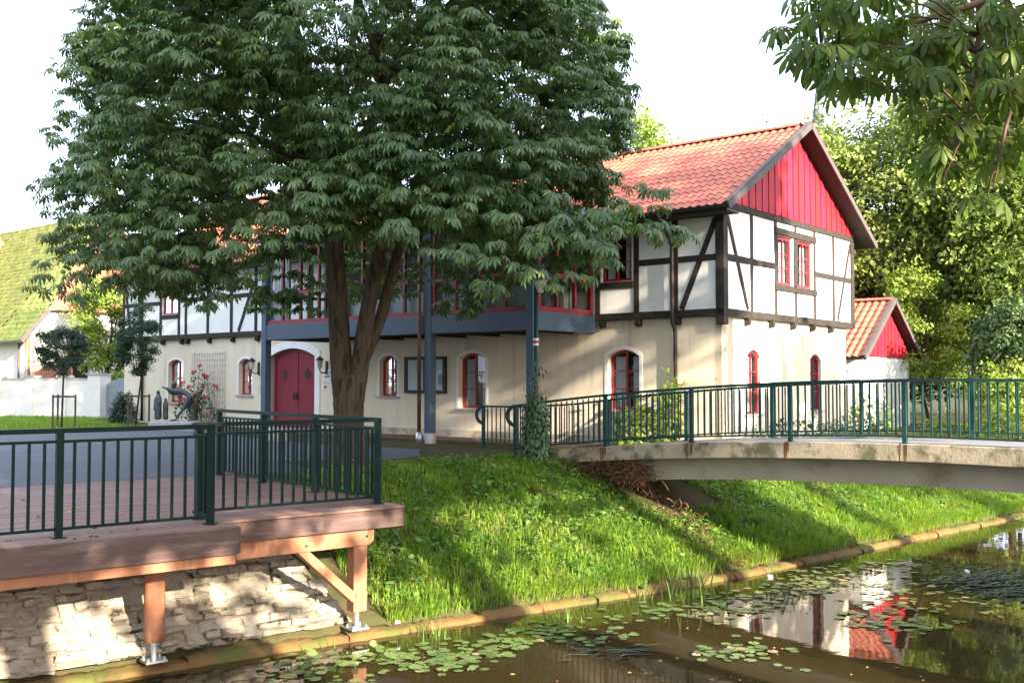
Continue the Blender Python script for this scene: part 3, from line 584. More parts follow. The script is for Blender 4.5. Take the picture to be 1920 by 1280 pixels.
# gable frame
tim(fG, .02, WID, ZB0, ZB1, -.02, .1, 'sill_beam'); tim(fG, .02, WID, ZP0, ZP1, -.012, .08, 'wall_plate')
for s in (1.48, 2.83, 5.24, 6.54): tim(fG, s-.07, s+.07, ZB1, ZP0, .003, .07, 'post')
bevel(MB().box(-.2, .02, WID-.2, WID+.01, ZB0, ZP0).build('corner_post', 'timber', hs), .015)
tim(fG, 3.95, 4.09, ZB1, 3.86, .003, .07, 'post'); tim(fG, 3.90, 4.12, 4.03, 5.27, -.012, .07, 'post'); tim(fG, 3.95, 4.09, 5.46, ZP0, .003, .07, 'post')
for a, b in ((.02, 1.41), (1.55, 2.76), (5.31, 6.47), (6.61, 7.8)): tim(fG, a, b, ZR-.08, ZR+.08, .008, .07, 'rail')
tim(fG, 2.76, 5.31, 3.86, 4.02, -.03, .07, 'window_sill_beam'); tim(fG, 2.76, 5.31, 5.28, 5.46, -.02, .07, 'lintel')
brace(fG, (.25, 5.42), (1.27, ZB1+.02), .12); brace(fG, (7.78, 5.5), (6.82, ZB1+.02), .12)
# jetty joist ends
def joist(f, s, d=.0):
    poly = [(-.02, ZB0-.002), (.16, ZB0-.002), (.16, ZB0-.17), (.03, ZB0-.17), (-.0, ZB0-.14), (-.02, ZB0-.1)]
    g_ = (lambda a, b, c: (-(s+c), a, b)) if f is fF else (lambda a, b, c: (-a, s+c, b)); return MB().prism(poly, g_, -.07, .07).build('joist_end', 'timber', hs)
for s in (1.24, 2.34, 3.4, 17.44, 18.82, 20.2, 21.55, 21.92, 23.14, 24.6): joist(fF, s)
for s in (1.31, 2.64, 3.91, 5.14, 6.39): joist(fG, s)
# gable boarding, board by board
RZ, RY, EZ, EY = 8.22, 3.98, 5.56, -.58; SLP = (RZ-EZ)/(RY-EY)
cb = MB().prism([(.02, 5.79), (7.98, 5.79), (RY, 8.05)], fG, .02, .05).build('gable_boarding', 'red_board', hs)
nb = 44; bwid = 7.94/nb
for i in range(nb):
    a = .03+i*bwid; b = a+bwid-.008; zt = lambda s: 5.79+(2.30)*(1-abs(s-RY)/3.98)
    pl = [(a, 5.745), (b, 5.745), (b, max(5.76, zt(b))), (a, max(5.76, zt(a)))]
    if a < RY < b: pl = [(a, 5.745), (b, 5.745), (b, zt(b)), (RY, zt(RY)), (a, zt(a))]
    pr_ = -.018 if i % 2 else .0
    MB().prism(pl, fG, pr_-.012, .019).build('board', 'red_board', cb)
# roofs: tiles on two slopes, verge boards, ridge tiles
def tile_mesh(m='tile', cw=.215, ln=.40):
    k = 9; V_ = []; prof = [(-.5+i/(k-1)) for i in range(k)]
    hz = lambda a: .030*math.cos((a+.12)*2*math.pi)+.006*math.sin(a*6.3)
    for y, lift in ((0, .018), (ln, -.004)):
        V_ += [(a*cw*1.06, y, hz(a)+lift) for a in prof]
    V_ += [(a*cw*1.06, 0, hz(a)-.006) for a in prof]
    F = [(i, i+1, k+i+1, k+i) for i in range(k-1)]+[(2*k+i, 2*k+i+1, i+1, i) for i in range(k-1)]
    b = MB(); b.add(V_, F); return b, b.mesh('tile', m, False)
def roof(parent, name, x0, x1, ez, ey, rz, ry, by, m='tile', near=None, cw=.215, rh=.335, both=True, verge=True, bd='barge'):
    """x0<x1 along the ridge; front eave at (ey,ez), ridge (ry,rz), back eave at by"""
    sl = math.hypot(ry-ey, rz-ez); an = math.atan2(rz-ez, ry-ey)
    poly = [(ey, ez-.10), (ry, rz-.10), (by, ez-.10), (by, ez-.03), (ry, rz-.03), (ey, ez-.03)]
    rf = MB().prism(poly, lambda a, b, c: (c, a, b), x0+.03, x1-.03).build(name, 'dark_soffit', parent)
    tb, tme = tile_mesh(m, cw, rh*1.2); TV = np.array(tb.v); TF = np.array(tb.f)
    cols = int((x1-x0)/cw); rows_ = int(sl/rh); items = []
    for c in range(cols):
        for r in range(rows_): items.append((x0+(c+.5)*cw*((x1-x0)/(cols*cw)), r*sl/rows_))
    items.sort(key=near) if near else None
    own = items[:300] if near else []
    pos = lambda x, t: (x, ey+t*math.cos(an), ez+t*math.sin(an)+.0)
    for x, t in own: link('tile', tme, rf, pos(x, t), (an+random.uniform(-.012, .012), random.uniform(-.01, .01), 0))
    rest = items[300:] if near else items
    def field(its, sign):
        T = np.array([(x, (ey+t*math.cos(an)) if sign > 0 else (by-t*math.cos(an)), ez+t*math.sin(an)) for x, t in its])
        jit = rng.normal(0, .008, len(T)); a = an+jit; Rm = np.zeros((len(T), 3, 3)); Rm[:, 0, 0] = 1*sign; Rm[:, 1, 1] = np.cos(a)*sign; Rm[:, 2, 1] = np.sin(a); Rm[:, 1, 2] = -np.sin(a)*sign; Rm[:, 2, 2] = np.cos(a)
        V_, F = scatter(TV, TF, Rm, np.ones(len(T)), T); npmesh('tile_field', V_, F, m, rf, False, 'stuff')
    if rest: field(rest, 1)
    if both: field(items, -1)
    rm = MB(); k = 10
    for y in (0, .34):
        rm.v += [(y, .12*math.cos(t_)*(1.08 if y == 0 else .95), .085*math.sin(t_)*(1.08 if y == 0 else .95)) for t_ in np.linspace(0, math.pi, k)]
    rm.f += [(i, i+1, k+i+1, k+i) for i in range(k-1)]; rme = rm.mesh('ridge_tile', m, True)
    for i in range(int((x1-x0)/.31)): link('ridge_tile', rme, rf, (x0+i*.31, ry, rz+.0), (0, .0, random.uniform(-.02, .02)))
    if verge:
        for xx in (x0, x1):
            s = 1 if xx == x1 else -1
            for a, b in (((ey, ez), (ry, rz)), ((by, ez), (ry, rz))):
                mb = MB(); mb.beam((xx+s*.012, a[0]-(.06 if a[0] < ry else -.06), a[1]-.075), (xx+s*.012, b[0], b[1]-.035), .04, .15, (0, 0, 1)); mb.build('verge_board', bd, rf)
                mb = MB(); mb.beam((xx-s*.05, a[0]-(.06 if a[0] < ry else -.06), a[1]+.035), (xx-s*.05, b[0], b[1]+.07), .11, .025, (0, 0, 1)); mb.build('verge_cap', bd, rf)
    return rf
roof(hs, 'roof', -17.2, .46, EZ, EY, RZ, RY, 2*RY-EY, near=lambda it: -it[0])
roof(hs, 'roof', -LEN-.4, -17.22, EZ, EY, 9.5, 6.1, 12.8, both=False, verge=False)
MB().prism([(0, 5.5), (12.2, 5.5), (6.1, 9.2)], lambda a, b, c: (c, a, b), -LEN, -17.3).build('roof_gable_wall', 'plaster_white', hs)
# gutters and downpipes
def gutter(x0, x1, y, z, parent=hs):
    mb = MB(); k = 9
    for x in (x0, x1): mb.v += [(x, y+.075*math.cos(t_), z-.075*math.sin(t_)) for t_ in np.linspace(0, math.pi, k)]
    mb.f += [(i, i+1, k+i+1, k+i) for i in range(k-1)]+[tuple(range(k)), tuple(range(2*k-1, k-1, -1))]; mb.build('gutter', 'gutter', parent)
gutter(-17.2, .40, EY-.06, EZ-.02); gutter(-LEN-.4, -17.22, EY-.06, EZ-.02)
MB().box(-LEN-.3, .4, EY-.0, .0, EZ-.16, EZ-.125).build('soffit', 'dark_soffit', hs); MB().box(-LEN-.3, .4, EY-.005, EY+.02, EZ-.2, EZ-.05).build('fascia', 'timber', hs)
def downpipe(u, zend=.05, m='gutter', r=.05):
    y0 = EY-.06; pts = [(-u, y0, EZ-.07), (-u, y0, EZ-.2), (-u-.0, y0+.18, EZ-.36), (-u, -.18, EZ-.62), (-u, -.085, EZ-.76), (-u, -.085, EZ-1.0), (-u, -.085, 3.2), (-u, -.085, 3.0), (-u, .02, 2.82), (-u, .045, 2.7), (-u, .045, zend)]
    MB().tube(pts, r, 10).build('downpipe', m, hs, True)
downpipe(1.31); downpipe(24.5)
# glazed bay on steel posts
BF = -2.5; b0, b1 = 3.6, 13.8; zs0, zs1, zt0, zt1 = 2.78, 3.22, 5.45, 5.66
bay = MB(); bay.box(-b1, -b0, BF-.02, BF+.16, zs0, zs1); bay.box(-b0-.16, -b0+.02, BF+.162, -.02, zs0, zs1); bay.box(-b1-.02, -b1+.16, BF+.162, -.02, zs0, zs1)
bay = bevel(bay.build('glazed_bay', 'bay_steel', hs), .008)
MB().box(-b1+.17, -b0-.17, BF+.17, .1, zs0+.1, zs1-.02).build('bay_floor', 'dark_soffit', bay)
for s in np.linspace(b0+.8, b1-.8, 8): MB().box(-s-.05, -s+.05, BF+.17, .1, zs0-.0, zs0+.098).build('floor_joist', 'timber', bay)
MB().box(-b1-.25, -b0+.25, BF-.25, .0, zt1, zt1+.14).build('bay_roof', 'bay_steel', bay)
for a in ((-b1, -b0, BF, BF+.14), (-b0-.14, -b0, BF+.141, -.02), (-b1, -b1+.14, BF+.141, -.02)): MB().box(*a, zt0, zt1-.002).build('head_beam', 'bay_steel', bay)
MB().box(-b1+.1, -b0-.1, -.12, -.02, zs1, zt0).build('back_wall', 'bay_inside', bay)
ps = (3.6, 7.0, 10.4, 13.8)
for s in ps:
    c = min(max(s, b0+.1), b1-.1); o = bevel(MB().box(-c-.105, -c+.105, BF-.035, BF+.175, .25, zt1-.004).build('post', 'bay_steel', bay), .008)
    MB().tube([(-c, BF+.07, -.05), (-c, BF+.07, .26)], .16, 16).build('post_base', 'zinc', bay)
def lights(p, q, n, fwd, inner):
    """window band from p to q (2D local points): frames, panes and blinds"""
    p, q = Vector(p), Vector(q); d = (q-p)/n; nrm = Vector((d.y, -d.x)).normalized()*fwd
    def bar(name, a, b, z0, z1, wd, dp_=.07): mb = MB(); mb.beam((*a, (z0+z1)/2), (*b, (z0+z1)/2), dp_, z1-z0) if (b-a).length > wd*1.5 else mb.beam((*((a+b)/2), z0), (*((a+b)/2), z1), wd, dp_, (nrm.x, nrm.y, 0)); mb.build(name, 'bay_red', bay)
    z0, z1, zt = zs1+.05, zt0-.004, 4.12
    bar('window_rail', p, q, zs1+.004, z0+.075, .1); bar('window_rail', p, q, z1-.08, z1, .1); bar('window_rail', p, q, zt-.045, zt+.045, .1)
    for i in range(n+1):
        wd = .10 if i in (0, n) else .07; c = p+d*i; c = c+d.normalized()*(wd/2 if i == 0 else -wd/2 if i == n else 0); mb = MB(); mb.beam((*c, z0+.076), (*c, z1-.081), wd, .082, (nrm.x, nrm.y, 0)); mb.build('mullion', 'bay_red', bay)
    for i in range(n):
        a, b = p+d*i, p+d*(i+1)
        for za, zb in ((z0+.07, zt-.04), (zt+.04, z1-.07)):
            MB().add([(*a, za), (*b, za), (*b, zb), (*a, zb)], [(0, 1, 2, 3)]).build('pane', 'glass', bay, fix=False)
        if random.random() < .8 and inner:
            a2, b2 = a-nrm*.22, b-nrm*.22; k = 14; mb = MB()
            for j in range(k+1): c = a2+(b2-a2)*(j/k)-nrm*.02*math.sin(j*2.2); mb.v += [(*c, z0), (*c, zt-.22 if random.random() < 0 else zt-.25)]
            mb.f += [(2*j, 2*j+2, 2*j+3, 2*j+1) for j in range(k)]; mb.build('half_curtain', 'blind', bay, True, False)
for a, b in zip(ps[:-1], ps[1:]): lights((-b+.1, BF+.05), (-a-.1, BF+.05), 4, 1, True)
lights((-b0-.05, BF+.2), (-b0-.05, -.06), 3, 1, False); lights((-b1+.05, BF+.2), (-b1+.05, -.06), 3, -1, False)
wavy(3.75, 4.1, zs1+.05, zt0, fF, -.6, 'curtain', 'curtain', bay); wavy(12.9, 13.55, zs1+.05, zt0, fF, -2.25, 'curtain', 'curtain', bay); wavy(6.3, 6.75, zs1+.05, zt0, fF, -2.25, 'curtain', 'blind', bay)
MB().tube([(-7.22, BF-.1, zt1-.02), (-7.22, BF-.1, .12)], .05, 12).build('downpipe', 'copper', hs, True); MB().tube([(-7.22, BF-.1, -.02), (-7.22, BF-.1, .28)], .085, 12).build('pipe_foot', 'zinc', hs, True)
# small things on the facade
def lamp(u):
    o = thing('wall_lamp', 'black iron wall lamp with curved arm '+('beside arched window left of double door' if u > 16 else 'on cream wall between double door and chestnut trunk'), 'lamp', (*hw(u, GD), 1.9), -TH)
    MB().box(-.05, .05, -.03, -.002, -.12, .3).build('back_plate', 'iron', o); MB().tube([(0, -.03, -.05), (0, -.2, -.08), (0, -.3, .0), (0, -.3, .06)], .018, 8).build('arm', 'iron', o, True)
    MB().tube([(0, -.3, .06), (0, -.3, .1), (0, -.3, .32)], [.05, .075, .10], 10).build('lantern', 'lampglass', o); MB().tube([(0, -.3, .32), (0, -.3, .35), (0, -.3, .45)], [.13, .13, .02], 10).build('cap', 'iron', o)
lamp(17.42); lamp(13.95)
pl = thing('name_plate', 'grey metal plate with a dark line on wall right of the double door', 'sign', (*hw(13.9, GD), 1.5), -TH)
MB().box(-.17, .17, -.02, -.003, 0, .42).build('plate', 'zinc', pl); MB().box(-.12, .12, -.026, -.021, .19, .235).build('dark_line', 'iron', pl)
bl = thing('door_bell', 'small white door bell plate under the metal name plate', 'bell', (*hw(14.08, GD), 1.3), -TH); MB().box(-.10, .02, -.02, -.003, 0, .17).build('plate', 'trim_white', bl); MB().tube([(.08, -.002, .09), (.08, -.03, .09)], .028, 10).build('button', 'iron', bl)
ornm = thing('wall_ornament', 'thin grey metal letter-like ornament running down wall beside the blue post', 'ornament', (*hw(17.35, GD), 1.2), -TH)
b = MB(); z = .6
for (pts) in ([(.09, .12), (-.05, .12), (-.09, .06), (-.05, 0), (.09, 0)], [(-.09, .1), (.09, .1)], [(0, .1), (0, 0)], [(-.09, 0), (.09, 0)], [(-.09, .06), (.09, .06)], [(-.09, .1), (.0, .12), (.09, .05), (0, 0), (-.09, .02)]):
    b.tube([(x, -.015, z+zz) for x, zz in pts], .009, 6); z -= .13
b.build('letter_strokes', 'zinc', ornm)
nb_ = thing('notice_board', 'black framed glazed notice board with pinned papers on cream wall', 'notice board', (*hw(9.6, GD), 1.22), -TH)
MB().ring(rect(-.82, .82, 0, 1.06), rect(-.72, .72, .09, .97), lambda s, z, d: (s, d, z), -.09, -.0).build('frame', 'iron', nb_); MB().box(-.72, .72, -.03, -.004, .09, .97).build('back_board', 'paper', nb_); MB().box(-.045, .045, -.088, -.031, .092, .968).build('middle_bar', 'iron', nb_)
random.seed(5)
for i, (x, z, a, c, m) in enumerate(((-.5, .62, .2, .28, 'trim_white'), (-.27, .66, .2, .27, 'blind'), (-.45, .22, .26, .3, 'trim_white'), (-.2, .25, .2, .28, 'paper'), (.2, .62, .24, .3, 'trim_white'), (.5, .65, .2, .26, 'blind'), (.3, .2, .3, .36, 'trim_white'), (.58, .25, .16, .3, 'plinth'))):
    MB().box(x-a/2, x+a/2, -.036, -.031, z, z+c).build('paper_sheet', m, nb_)
MB().add([(-.72, -.07, .09), (.72, -.07, .09), (.72, -.07, .97), (-.72, -.07, .97)], [(0, 1, 2, 3)]).build('pane', 'glass', nb_, fix=False)
tr_ = thing('wire_trellis', 'pale steel wire trellis fixed to the white wall behind red roses', 'trellis', (*hw(20.28, GD), .1), -TH)
wv = MB().box(-.006, .006, -.05, -.038, 0, 2.5).mesh('upright_wire', 'zinc'); wh = MB().box(-1, 1, -.038, -.026, -.006, .006).mesh('cross_wire', 'zinc')
for i in range(14): link('upright_wire', wv, tr_, (-1+i*2/13, 0, 0))
for i in range(12): link('cross_wire', wh, tr_, (0, 0, .1+i*2.35/11))

# ---------------------------------------------------------------- outbuilding behind the gable
an = thing('outbuilding', 'small white outbuilding with bright red boarded gable and tiled roof behind house', 'outbuilding', (*hw(1.0, 0), 0), -TH)
AE, AP, ay0, ay1 = 2.32, 4.30, 11.05, 15.75; am_ = (ay0+ay1)/2
MB().box(-6, 0, ay0, ay1, -.4, AE+.1).build('wall', 'plaster_white', an)
gbo = MB().prism([(ay0, AE+.1), (ay1, AE+.1), (am_, AP-.12)], lambda a, b, d: (-d, a, b), .0, .05).build('gable_boarding', 'red_board', an)
nb = 28; bw_ = (ay1-ay0)/nb
for i in range(nb):
    a = ay0+i*bw_; b = a+bw_-.008; zt = lambda s: AE+.1+(AP-.2-AE)*(1-abs(s-am_)/(am_-ay0)); MB().prism([(a, AE+.04), (b, AE+.04), (b, max(AE+.06, zt(b))), (a, max(AE+.06, zt(a)))], lambda p, q, d: (-d, p, q), -.03-(.014 if i % 2 else 0), -.003).build('board', 'red_board', gbo)
roof(an, 'roof', -6.2, .35, AE+.02, ay0-.42, AP, am_, ay1+.42, near=lambda it: -it[0], cw=.24)
gutter(-6.2, .3, ay0-.48, AE, an)
MB().tube([(-.4, ay0-.02, 1.9), (.05, ay0+1.4, .9), (.05, ay0+1.6, .8)], .03, 8).build('diagonal_stay', 'zinc', an)
MB().box(.004, .02, ay0+1.0, ay0+3.9, .2, 1.5).build('panel_door', 'wall_pale', an)
# ---------------------------------------------------------------- trees
def rand_unit(n, r=rng): return unit(r.normal(size=(n, 3)))
def rosettes(tips, out, nl, size, r, droop=(.1, .5), pet=.16):
    """leaves set round each twig tip: returns frames, sizes and places"""
    n = len(tips); T = np.repeat(tips, nl, 0); O = np.repeat(out, nl, 0); a = r.uniform(0, 2*np.pi, n*nl)
    d = np.stack([np.cos(a), np.sin(a), r.uniform(-.25, .25, n*nl)], -1)+O*np.array([.55, .55, .2]); d = unit(d)
    x = unit(d*np.array([1, 1, .5])-np.array([0, 0, 1])*r.uniform(*droop, (n*nl, 1)))
    zh = unit(np.array([0, 0, 1.])+O*.35+r.normal(0, .25, (n*nl, 3)))
    return frames(x, zh), r.uniform(size*.72, size*1.15, n*nl), T+d*pet*r.uniform(.5, 1.3, (n*nl, 1))
def limbs(mb, base, fork, targets, r0, r, n=8, sag=.12):
    for t in targets:
        p0 = Vector(fork); p3 = Vector(t); L = (p3-p0).length; m1 = p0.lerp(p3, .4)+Vector((r.normal()*.1*L, r.normal()*.1*L, sag*L)); m2 = p0.lerp(p3, .75)+Vector((r.normal()*.05*L, r.normal()*.05*L, sag*.6*L)); pts = []
        for k in range(8):
            q = k/7; pts.append(p0*(1-q)**3+m1*3*q*(1-q)**2+m2*3*q*q*(1-q)+p3*q**3)
        mb.tube(pts, [r0*(1-.88*k/7) for k in range(8)], n)
def in_house(P):
    dx, dy = P[:, 0]-HC[0], P[:, 1]-HC[1]; c, s = math.cos(TH), math.sin(TH); x = dx*c-dy*s; y = dx*s+dy*c; z = P[:, 2]
    wallz = (y > -.95) & (x < .8) & (z < 5.9+np.maximum(0, y+.6)*.62); bayz = (y > -3.0) & (x > -14.2) & (x < -3.1) & (z < 6.2); return wallz | bayz
# big horse chestnut in front of the house
r_ = np.random.default_rng(21); TB = np.array((-3.17, 20.0, 0))
ct = thing('chestnut_tree', 'huge dark green horse chestnut with forked trunk standing in front of half-timbered house', 'tree', tuple(TB))
def bark_tube(mb, pts, radii, rings=44, n=30, seed=0):   # trunk with lengthwise bark ridges
    r = random.Random(seed); k = len(pts); T_ = np.linspace(0, k-1, rings); c = [np.interp(T_, range(k), [p[q] for p in pts]) for q in range(3)]; rad = np.interp(T_, range(k), radii)
    for _ in range(2):
        for q in range(3): c[q][1:-1] = (c[q][:-2]+2*c[q][1:-1]+c[q][2:])/4
        rad[1:-1] = (rad[:-2]+2*rad[1:-1]+rad[2:])/4
    ph = [r.uniform(0, 6.28) for _ in range(6)]; V_ = []
    for i in range(rings):
        z = c[2][i]
        for j_ in range(n):
            a = 2*math.pi*j_/n; f = 1+.035*math.sin(9*a+ph[0]+1.3*math.sin(z*3+ph[1]))+.03*math.sin(5*a+ph[2]+z*1.1)+.02*math.sin(14*a+ph[3]+z*7)+r.uniform(-.03, .03); V_.append((c[0][i]+rad[i]*f*math.cos(a), c[1][i]+rad[i]*f*math.sin(a), z))
    mb.add(V_, [(i*n+j_, i*n+(j_+1) % n, (i+1)*n+(j_+1) % n, (i+1)*n+j_) for i in range(rings-1) for j_ in range(n)])
mb = MB()
P_ = lambda x, z, y=0.: (x, y, z)
bark_tube(mb, [P_(.0, -.3), P_(.0, .0), P_(.0, .25), P_(.0, .6), P_(0, 1.0), P_(.0, 1.35), P_(.02, 1.7)], [.50, .40, .325, .295, .29, .305, .27], 34, 34, 1)
bark_tube(mb, [P_(-.04, .8), P_(-.08, 1.3), P_(-.12, 1.7), P_(-.17, 2.2), P_(-.21, 2.9), P_(-.26, 4.0), P_(-.5, 5.6), P_(-.9, 8)], [.2, .235, .225, .205, .19, .175, .14, .09], 46, 26, 2)
bark_tube(mb, [P_(.08, 1.0, -.03), P_(.15, 1.4, -.05), P_(.205, 1.75, -.06), P_(.28, 2.3, -.08), P_(.36, 2.9, -.08), P_(.6, 4.1, -.08), P_(.95, 5.7), P_(1.5, 8)], [.15, .19, .185, .165, .155, .135, .11, .07], 44, 24, 3)
bark_tube(mb, [P_(.27, 1.9, .1), P_(.43, 2.35, .14), P_(.62, 2.9, .2), P_(.9, 4.1, .24), P_(1.1, 4.9, .3), P_(1.6, 6.8, .6)], [.1, .12, .118, .105, .09, .05], 34, 20, 4)
tips_l = []
for k in range(30):
    a = k*2.4; z = 4.3+(k % 10)*.85; rr = 3.7*math.sqrt(max(.15, 1-((z-7)/8)**2)); tips_l.append((rr*math.cos(a), rr*math.sin(a), z+.3))
limbs(mb, None, (-.2, 0, 4.4), tips_l[:10], .11, r_, sag=.16); limbs(mb, None, (-.5, 0, 5.6), tips_l[10:20], .11, r_); limbs(mb, None, (.95, .1, 5.7), tips_l[20:], .10, r_)
trunk_o = mb.build('trunk', 'bark', ct, True)
def crown_R(z): return np.interp(z, [2.9, 3.6, 4.6, 6.5, 9, 11.5, 13.5, 15], [3.6, 4.3, 4.75, 5.0, 4.9, 4.3, 3.0, 1.1])
ncl = 600; zc = r_.uniform(3.3, 13.6, ncl*4); ac = r_.uniform(0, 2*np.pi, ncl*4); zc = np.maximum(zc, 3.45+.75*np.clip(np.cos(ac+.9)*1.3, -.3, 1)+r_.uniform(0, .5, ncl*4)*(zc < 4.2)); fr = r_.uniform(0, 1, ncl*4)**.33
fr = np.where((zc < 4.4) & (fr < .62), .62+.38*r_.uniform(0, 1, ncl*4), fr)
keep = r_.uniform(0, 1, ncl*4) < (crown_R(zc)/6)**1.2*np.where(zc < 10.5, 1, .5)*np.where(np.sin(ac) > .35, .5, 1); zc, ac, fr = zc[keep][:ncl], ac[keep][:ncl], fr[keep][:ncl]
lob = 1+.05*np.sin(3*ac+zc*.7)+.04*np.sin(5*ac-zc*1.3); rc = crown_R(zc)*fr*lob
cc = np.stack([rc*np.cos(ac), rc*np.sin(ac), zc], -1)
nt_ = 13; dm_ = rand_unit(len(cc)*nt_, r_); dm_[:, 2] = np.where(dm_[:, 2] < -.25, -dm_[:, 2], dm_[:, 2]); dm_ = unit(dm_+.55*np.repeat(unit(cc*np.array([1, 1, .1])), nt_, 0)); cr_ = np.repeat(r_.uniform(.55, 1.05, len(cc)), nt_); tips = np.repeat(cc, nt_, 0)+dm_*(cr_*r_.uniform(.6, 1.05, len(cr_)))[:, None]*np.array([1, 1, .8])-np.array([0, 0, .25]); outd = dm_
Rm, sc, T = rosettes(tips, outd, 7, .166, r_, (.1, .95))
ok = ~in_house(T+TB) & (np.linalg.norm(T[:, :2], axis=1) > .9) & (T[:, 2] > 3.0) & ((T+TB)[:, 0]/(T+TB)[:, 1] < .118+.02*r_.random(len(T))+.012*np.sin(T[:, 2]*2.3)) & ((T+TB)[:, 0]/(T+TB)[:, 1] > -.478+.03*r_.random(len(T))+.012*np.sin(T[:, 2]*1.9+1)); vis = ok & (T[:, 1] < -.5) & (T[:, 2] < 8.8); oth = ok & ~vis & (np.arange(len(T)) % 2 == 0)   # plainer leaves at the back and in the top of the crown
V_, F = scatter(*LEAF7, Rm[vis], sc[vis], T[vis]); V2, F2 = scatter(*LEAFC, Rm[oth], sc[oth]*1.3, T[oth]); npmesh('crown', np.vstack([V_, V2]), np.vstack([F, F2+len(V_)]), 'leaf_chestnut', ct)
# low hanging sprays seen against the facade and trunk
hang = [(-.05, 14.6, 3.75), (.25, 14.7, 3.25), (-.35, 14.8, 3.1), (-1.75, 14.6, 4.0), (-1.5, 14.5, 3.7), (1.3, 14.8, 3.8), (1.1, 15.0, 3.6), (1.7, 15.4, 3.9), (2.0, 15.6, 4.1), (2.35, 16.5, 3.9), (2.2, 16.2, 4.3), (-.6, 14.7, 3.5), (-5.2, 15.5, 3.5), (-4.3, 15.0, 3.6), (-6.6, 16, 3.4), (-7.4, 17, 3.6), (-.95, 14.5, 3.9), (.7, 14.8, 3.7), (-3.6, 14.6, 3.7), (-2.6, 14.5, 3.8), (-5.8, 15.6, 3.3), (-6.2, 15.8, 3.6), (-7.0, 16.6, 3.2), (-7.7, 17.3, 3.5), (-4.8, 15.2, 3.4), (-6.0, 17.5, 3.3), (-4.6, 17.0, 3.3), (-7.3, 18.6, 3.4)]
ht = np.repeat(np.array(hang), 4, 0)+r_.normal(0, .22, (len(hang)*4, 3))-TB; Rm, sc, T = rosettes(ht, unit(ht*np.array([1, 1, .1])), 6, .18, r_, (.4, 1.0)); V_, F = scatter(*LEAF7, Rm, sc, T); npmesh('hanging_foliage', V_, F, 'leaf_chestnut', ct)
# conkers in pairs and threes
bm = bmesh.new(); bmesh.ops.create_icosphere(bm, subdivisions=1, radius=1); SPH = (np.array([v.co[:] for v in bm.verts]), np.array([[v.index for v in f.verts] for f in bm.faces])); bm.free()
fsel = r_.choice(len(tips), 150, False); ft = np.repeat(tips[fsel], 3, 0)+r_.normal(0, .06, (450, 3))-np.array([0, 0, .16]); ok = ~in_house(ft+TB)
ft = ft[ok]; V_, F = scatter(*SPH, np.repeat(np.eye(3)[None], len(ft), 0), r_.uniform(.033, .045, len(ft)), ft); npmesh('conkers', V_, F, 'fruit', ct, True, 'stuff')

def leafy_tree(name, label, cat, base, h, R, z0, n_cl, per, size, m, seed, trunk_r=.22, group=None, tmpl=TUFT, flat=.8, bark='bark_dark', keep=None, cl_r=.16, weep=0.):
    r = np.random.default_rng(seed); t = thing(name, label, cat, tuple(base), 0, group); b = np.array(base)
    zc = (h+z0)/2; hz = (h-z0)/2; d = rand_unit(n_cl, r); d[:, 2] *= .98; rad = r.uniform(.25, 1, n_cl)**.4; lob = 1+.12*np.sin(d[:, 0]*5+seed)+.10*np.cos(d[:, 1]*6+d[:, 2]*4+seed)
    C = d*rad[:, None]*lob[:, None]*np.array([R, R, hz])+np.array([0, 0, zc]); cr = r.uniform(.7, 1.25, n_cl)*cl_r*(R+hz)
    mb = MB(); mb.tube([(0, 0, -.4), (0, 0, .3), (r.normal()*.1, r.normal()*.1, z0+.3), (r.normal()*.2, r.normal()*.2, zc), (0, 0, h*.88)], [trunk_r*1.4, trunk_r, trunk_r*.85, trunk_r*.55, trunk_r*.12], 10)
    limbs(mb, None, (0, 0, max(.4, z0)), [tuple(c) for c in C[:max(6, n_cl//6)]], trunk_r*.4, r, 6); mb.build('trunk', bark, t, True)
    CC = np.repeat(C, per, 0); q = rand_unit(len(CC), r); q[:, 2] = np.where(q[:, 2] < -.4, -q[:, 2]*.5, q[:, 2]); rr = np.repeat(cr, per)*r.uniform(.45, 1.05, len(CC))
    P = CC+q*rr[:, None]*np.array([1, 1, flat]); 
    if weep: P[:, 2] -= weep*r.uniform(0, 1, len(P))
    nrm = unit(q+r.normal(0, .45, q.shape)+np.array([0, 0, .25])); Rm = frames(np.cross(nrm, rand_unit(len(nrm), r)), nrm); sc = r.uniform(.6, 1.3, len(P))*size
    ok = np.ones(len(P), bool) if keep is None else keep(P+b)
    V_, F = scatter(*tmpl, Rm[ok], sc[ok], P[ok]); npmesh('crown', V_, F, m, t); return t

# trees behind the outbuilding and beyond the bridge
leafy_tree('maple_tree', 'tall golden green maple rising behind the red gable and outbuilding', 'tree', (15.6, 42, 0), 13.2, 4.9, 2.5, 190, 70, .28, 'leaf_gold', 31)
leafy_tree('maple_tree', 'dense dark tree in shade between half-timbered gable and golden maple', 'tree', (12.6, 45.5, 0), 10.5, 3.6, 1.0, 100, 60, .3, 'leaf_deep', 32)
leafy_tree('lime_tree', 'broad mid green tree with sunlit clumps behind the bridge railing', 'tree', (19.4, 38, 0), 14.5, 4.7, 2.0, 190, 72, .27, 'leaf_mid', 33)
leafy_tree('lime_tree', 'darker broadleaf tree far behind the bridge beside sunlit lime', 'tree', (24, 44, 0), 17, 5.5, 1.5, 120, 60, .33, 'leaf_mid', 34)
leafy_tree('alder_tree', 'very tall tree behind golden maple showing above its crown', 'tree', (25.5, 53, 0), 21, 6, 4, 110, 50, .36, 'leaf_mid', 35)
leafy_tree('young_ash', 'slim bright yellow green young tree right of the outbuilding', 'tree', (15.0, 37.2, 0), 6.0, 1.45, .9, 50, 60, .17, 'leaf_bright', 36, .06, cl_r=.13)
